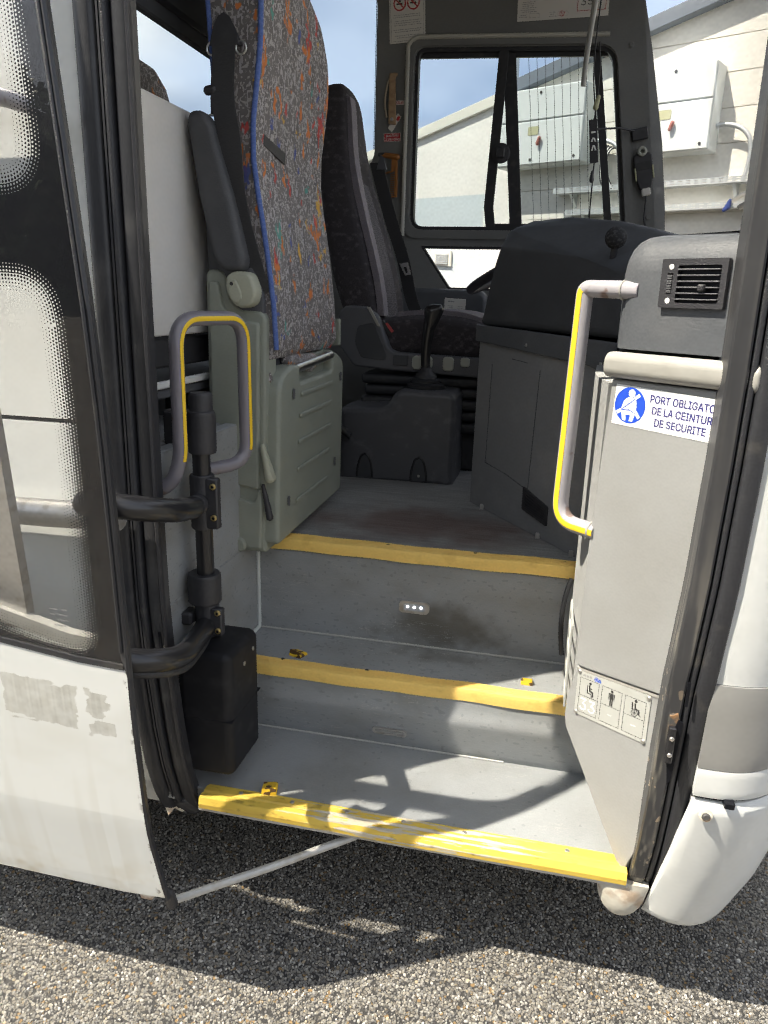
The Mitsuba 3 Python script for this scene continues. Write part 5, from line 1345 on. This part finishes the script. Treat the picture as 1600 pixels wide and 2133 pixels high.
part(bd, 'downpipe', onw(to(prism(rrect(-.035, -.03, .035, .03, .006), .62), A(-.53, 2.60, .04), A(1, 0, 0), A(0, 0, 1), A(-.04, 1, 0)), 0), 'zinc', 30)
part(bd, 'window_vent', onw(cat(prism(Polygon([(-1.19, 1.695), (-1.02, 1.685), (-1.02, 1.80), (-1.19, 1.81)]), .02)), 0), 'fascia', False)
part(bd, 'window_vent_louvre', onw(cat(*[prism([(-1.165, 1.705 + .016 * k), (-1.045, 1.700 + .016 * k), (-1.045, 1.711 + .016 * k), (-1.165, 1.716 + .016 * k)], .01) for k in range(5)]), .018), 'zinc', False)
for nm, s0, s1, lab in (('a', -.56, .10, 'wide pale electrical cabinet seen through the driver side window'), ('b', .44, .93, 'pale electrical cabinet seen through the windscreen beside the pillar')):
    cb = thing('electrical_cabinet', lab, 'cabinet', 'electrical cabinets on the wall')
    part(cb, 'case', onw(cbox((s0, 2.355, .0), (s1, 2.845, .17), .006)), 'cabinet_paint')
    part(cb, 'upper_door', onw(cbox((s0 + .004, 2.643, .171), (s1 - .004, 2.840, .183), .004)), 'cabinet_paint')
    part(cb, 'lower_door', onw(cbox((s0 + .004, 2.360, .171), (s1 - .004, 2.635, .183), .004)), 'cabinet_paint')
    m = (s0 + s1) / 2 + .02
    part(cb, 'switch_handle', onw(shull([((m, 2.52, .20), .012), ((m - .012, 2.485, .20), .012)])), 'handle_red', 40)
    part(cb, 'label', onw(prism(rrect(m - .10, 2.545, m - .02, 2.60, .008), .002), .184), 'label_olive', False)
    for s, z in ((s0 + .05, 2.80), (m - .02, 2.81), (m - .07, 2.39), (s1 - .05, 2.39)):
        part(cb, 'lock', onw(disc((s, z, .183), (0, 0, 1), .009, .006, 12)), 'dark_print')
for z, s0, lab in ((2.165, -.12, 'upper perforated cable tray along the wall'), (2.02, -.02, 'lower perforated cable tray along the wall')):
    tr = thing('cable_tray', lab, 'cable tray', 'cable trays under the cabinets')
    hl = [rrect(s0 + .02 + .05 * k, .008 + .016 * j, s0 + .05 + .05 * k, .014 + .016 * j, .0028, 2) for k in range(28) for j in range(2)]
    part(tr, 'channel', onw(cat(to(prism(Polygon([(s0, 0), (s0 + 1.5, 0), (s0 + 1.5, .036), (s0, .036)], hl), .003), A(0, z, .10), A(1, 0, 0), A(0, 1, 0)), cbox((s0, z, 0), (s0 + 1.5, z + .003, .10), .001))), 'zinc', False)
    for s in (s0 + .12, s0 + .62, s0 + 1.2):
        part(tr, 'bracket', onw(hull([(s, z - .002, 0), (s + .02, z - .002, 0), (s, z - .002, .1), (s + .02, z - .002, .1), (s, z - .09, 0), (s + .02, z - .09, 0)])), 'zinc', False)
for k, (a, lab) in enumerate((([(.13, 2.48, .06), (.22, 2.485, .06), (.32, 2.42, .06), (.345, 2.25, .06), (.37, 2.10, .05)], 'grey bent conduit between the two cabinets'), ([(.93, 2.50, .06), (1.02, 2.50, .06), (1.12, 2.44, .06), (1.15, 2.30, .06), (1.13, 2.16, .06)], 'grey bent conduit right of the windscreen cabinet'))):
    whole('conduit', onw(tube(spline(a, 30), .014, 10)), 'zinc', lab, 'conduit', 50)
cbun = thing('cable_bundle', 'dark hanging coil of cables on the wall left of the far pillar', 'cables')
for k in range(9):
    part(cbun, 'cable', onw(tube(spline([(.19 + .012 * k, 2.47 - .004 * k, .03), (.20 + .008 * k, 2.40, .06 + .005 * k), (.20 + .006 * k, 2.30, .07), (.23 + .010 * k, 2.18, .05)], 16), .005, 6)), ('black_plastic', 'paper', 'rubber')[k % 3], 50)
bl = thing('blue_clip', 'small blue clip hanging from the lower cable tray', 'clip')
part(bl, 'jaw', onw(shull([((1.09, 2.06, .12), .010), ((1.085, 2.02, .12), .012), ((1.06, 2.005, .12), .010)])), 'navy_plastic', 40)

# ------------------------------------------------------------------ trees across the yard (mirrored in the door glass)
def leaves(c, rad, n, size):
    d = RNG.normal(size=(n, 3))
    d /= np.linalg.norm(d, axis=1, keepdims=True)
    lob = meshkit.fbm(d * 2.2 + c, 3)
    p = c + d * rad * (0.55 + 0.6 * lob[:, None]) * RNG.uniform(0.35, 1.0, (n, 1)) ** 0.5
    u = RNG.normal(size=(n, 3)); u /= np.linalg.norm(u, axis=1, keepdims=True)
    w = np.cross(u, RNG.normal(size=(n, 3))); w /= np.linalg.norm(w, axis=1, keepdims=True)
    h = size * RNG.uniform(0.6, 1.3, (n, 1))
    v = np.stack([p - u * h, p + w * h * .5, p + u * h, p - w * h * .5], 1).reshape(-1, 3)
    i = np.arange(n)[:, None] * 4
    return tm(v, np.vstack([i + [0, 1, 2], i + [0, 2, 3]]))


mat('leaf', grime((0.035, 0.06, 0.018), (0.06, 0.09, 0.03), 2, 0.4, 0.7, 0.8, 0.3, 8), 0.6)
mat('bark', grime((0.11, 0.085, 0.06), (0.06, 0.05, 0.04), 6, 0.4, 0.7, 0.8, 0.3, 40), 0.9)
for x, y, h, r, lab in ((-9.5, -10.5, 6.5, 2.6, 'tall dark green tree at the far left of the yard edge'), (-5.2, -9.6, 5.2, 2.3, 'bushy dark green tree behind the photographer'), (-1.0, -10.4, 6.0, 2.5, 'broad dark green tree across the yard from the door'), (3.6, -10.0, 5.6, 2.4, 'dark green tree at the right of the yard edge')):
    tr = thing('tree', lab, 'tree', 'trees across the yard')
    part(tr, 'trunk', tube(spline([(x, y, -.1), (x + .05, y, h * .3), (x - .1, y + .1, h * .6), (x, y, h * .85)], 14), np.linspace(.20, .05, 14), 10), 'bark', 50)
    part(tr, 'crown', cat(leaves(A(x, y, h * .62), A(r, r, h * .42), 5200, .17), leaves(A(x + r * .4, y + .4, h * .38), A(r * .8, r * .8, h * .26), 2400, .17), leaves(A(x - r * .5, y + .3, h * .34), A(r * .7, r * .8, h * .25), 2000, .17)), 'leaf', False)
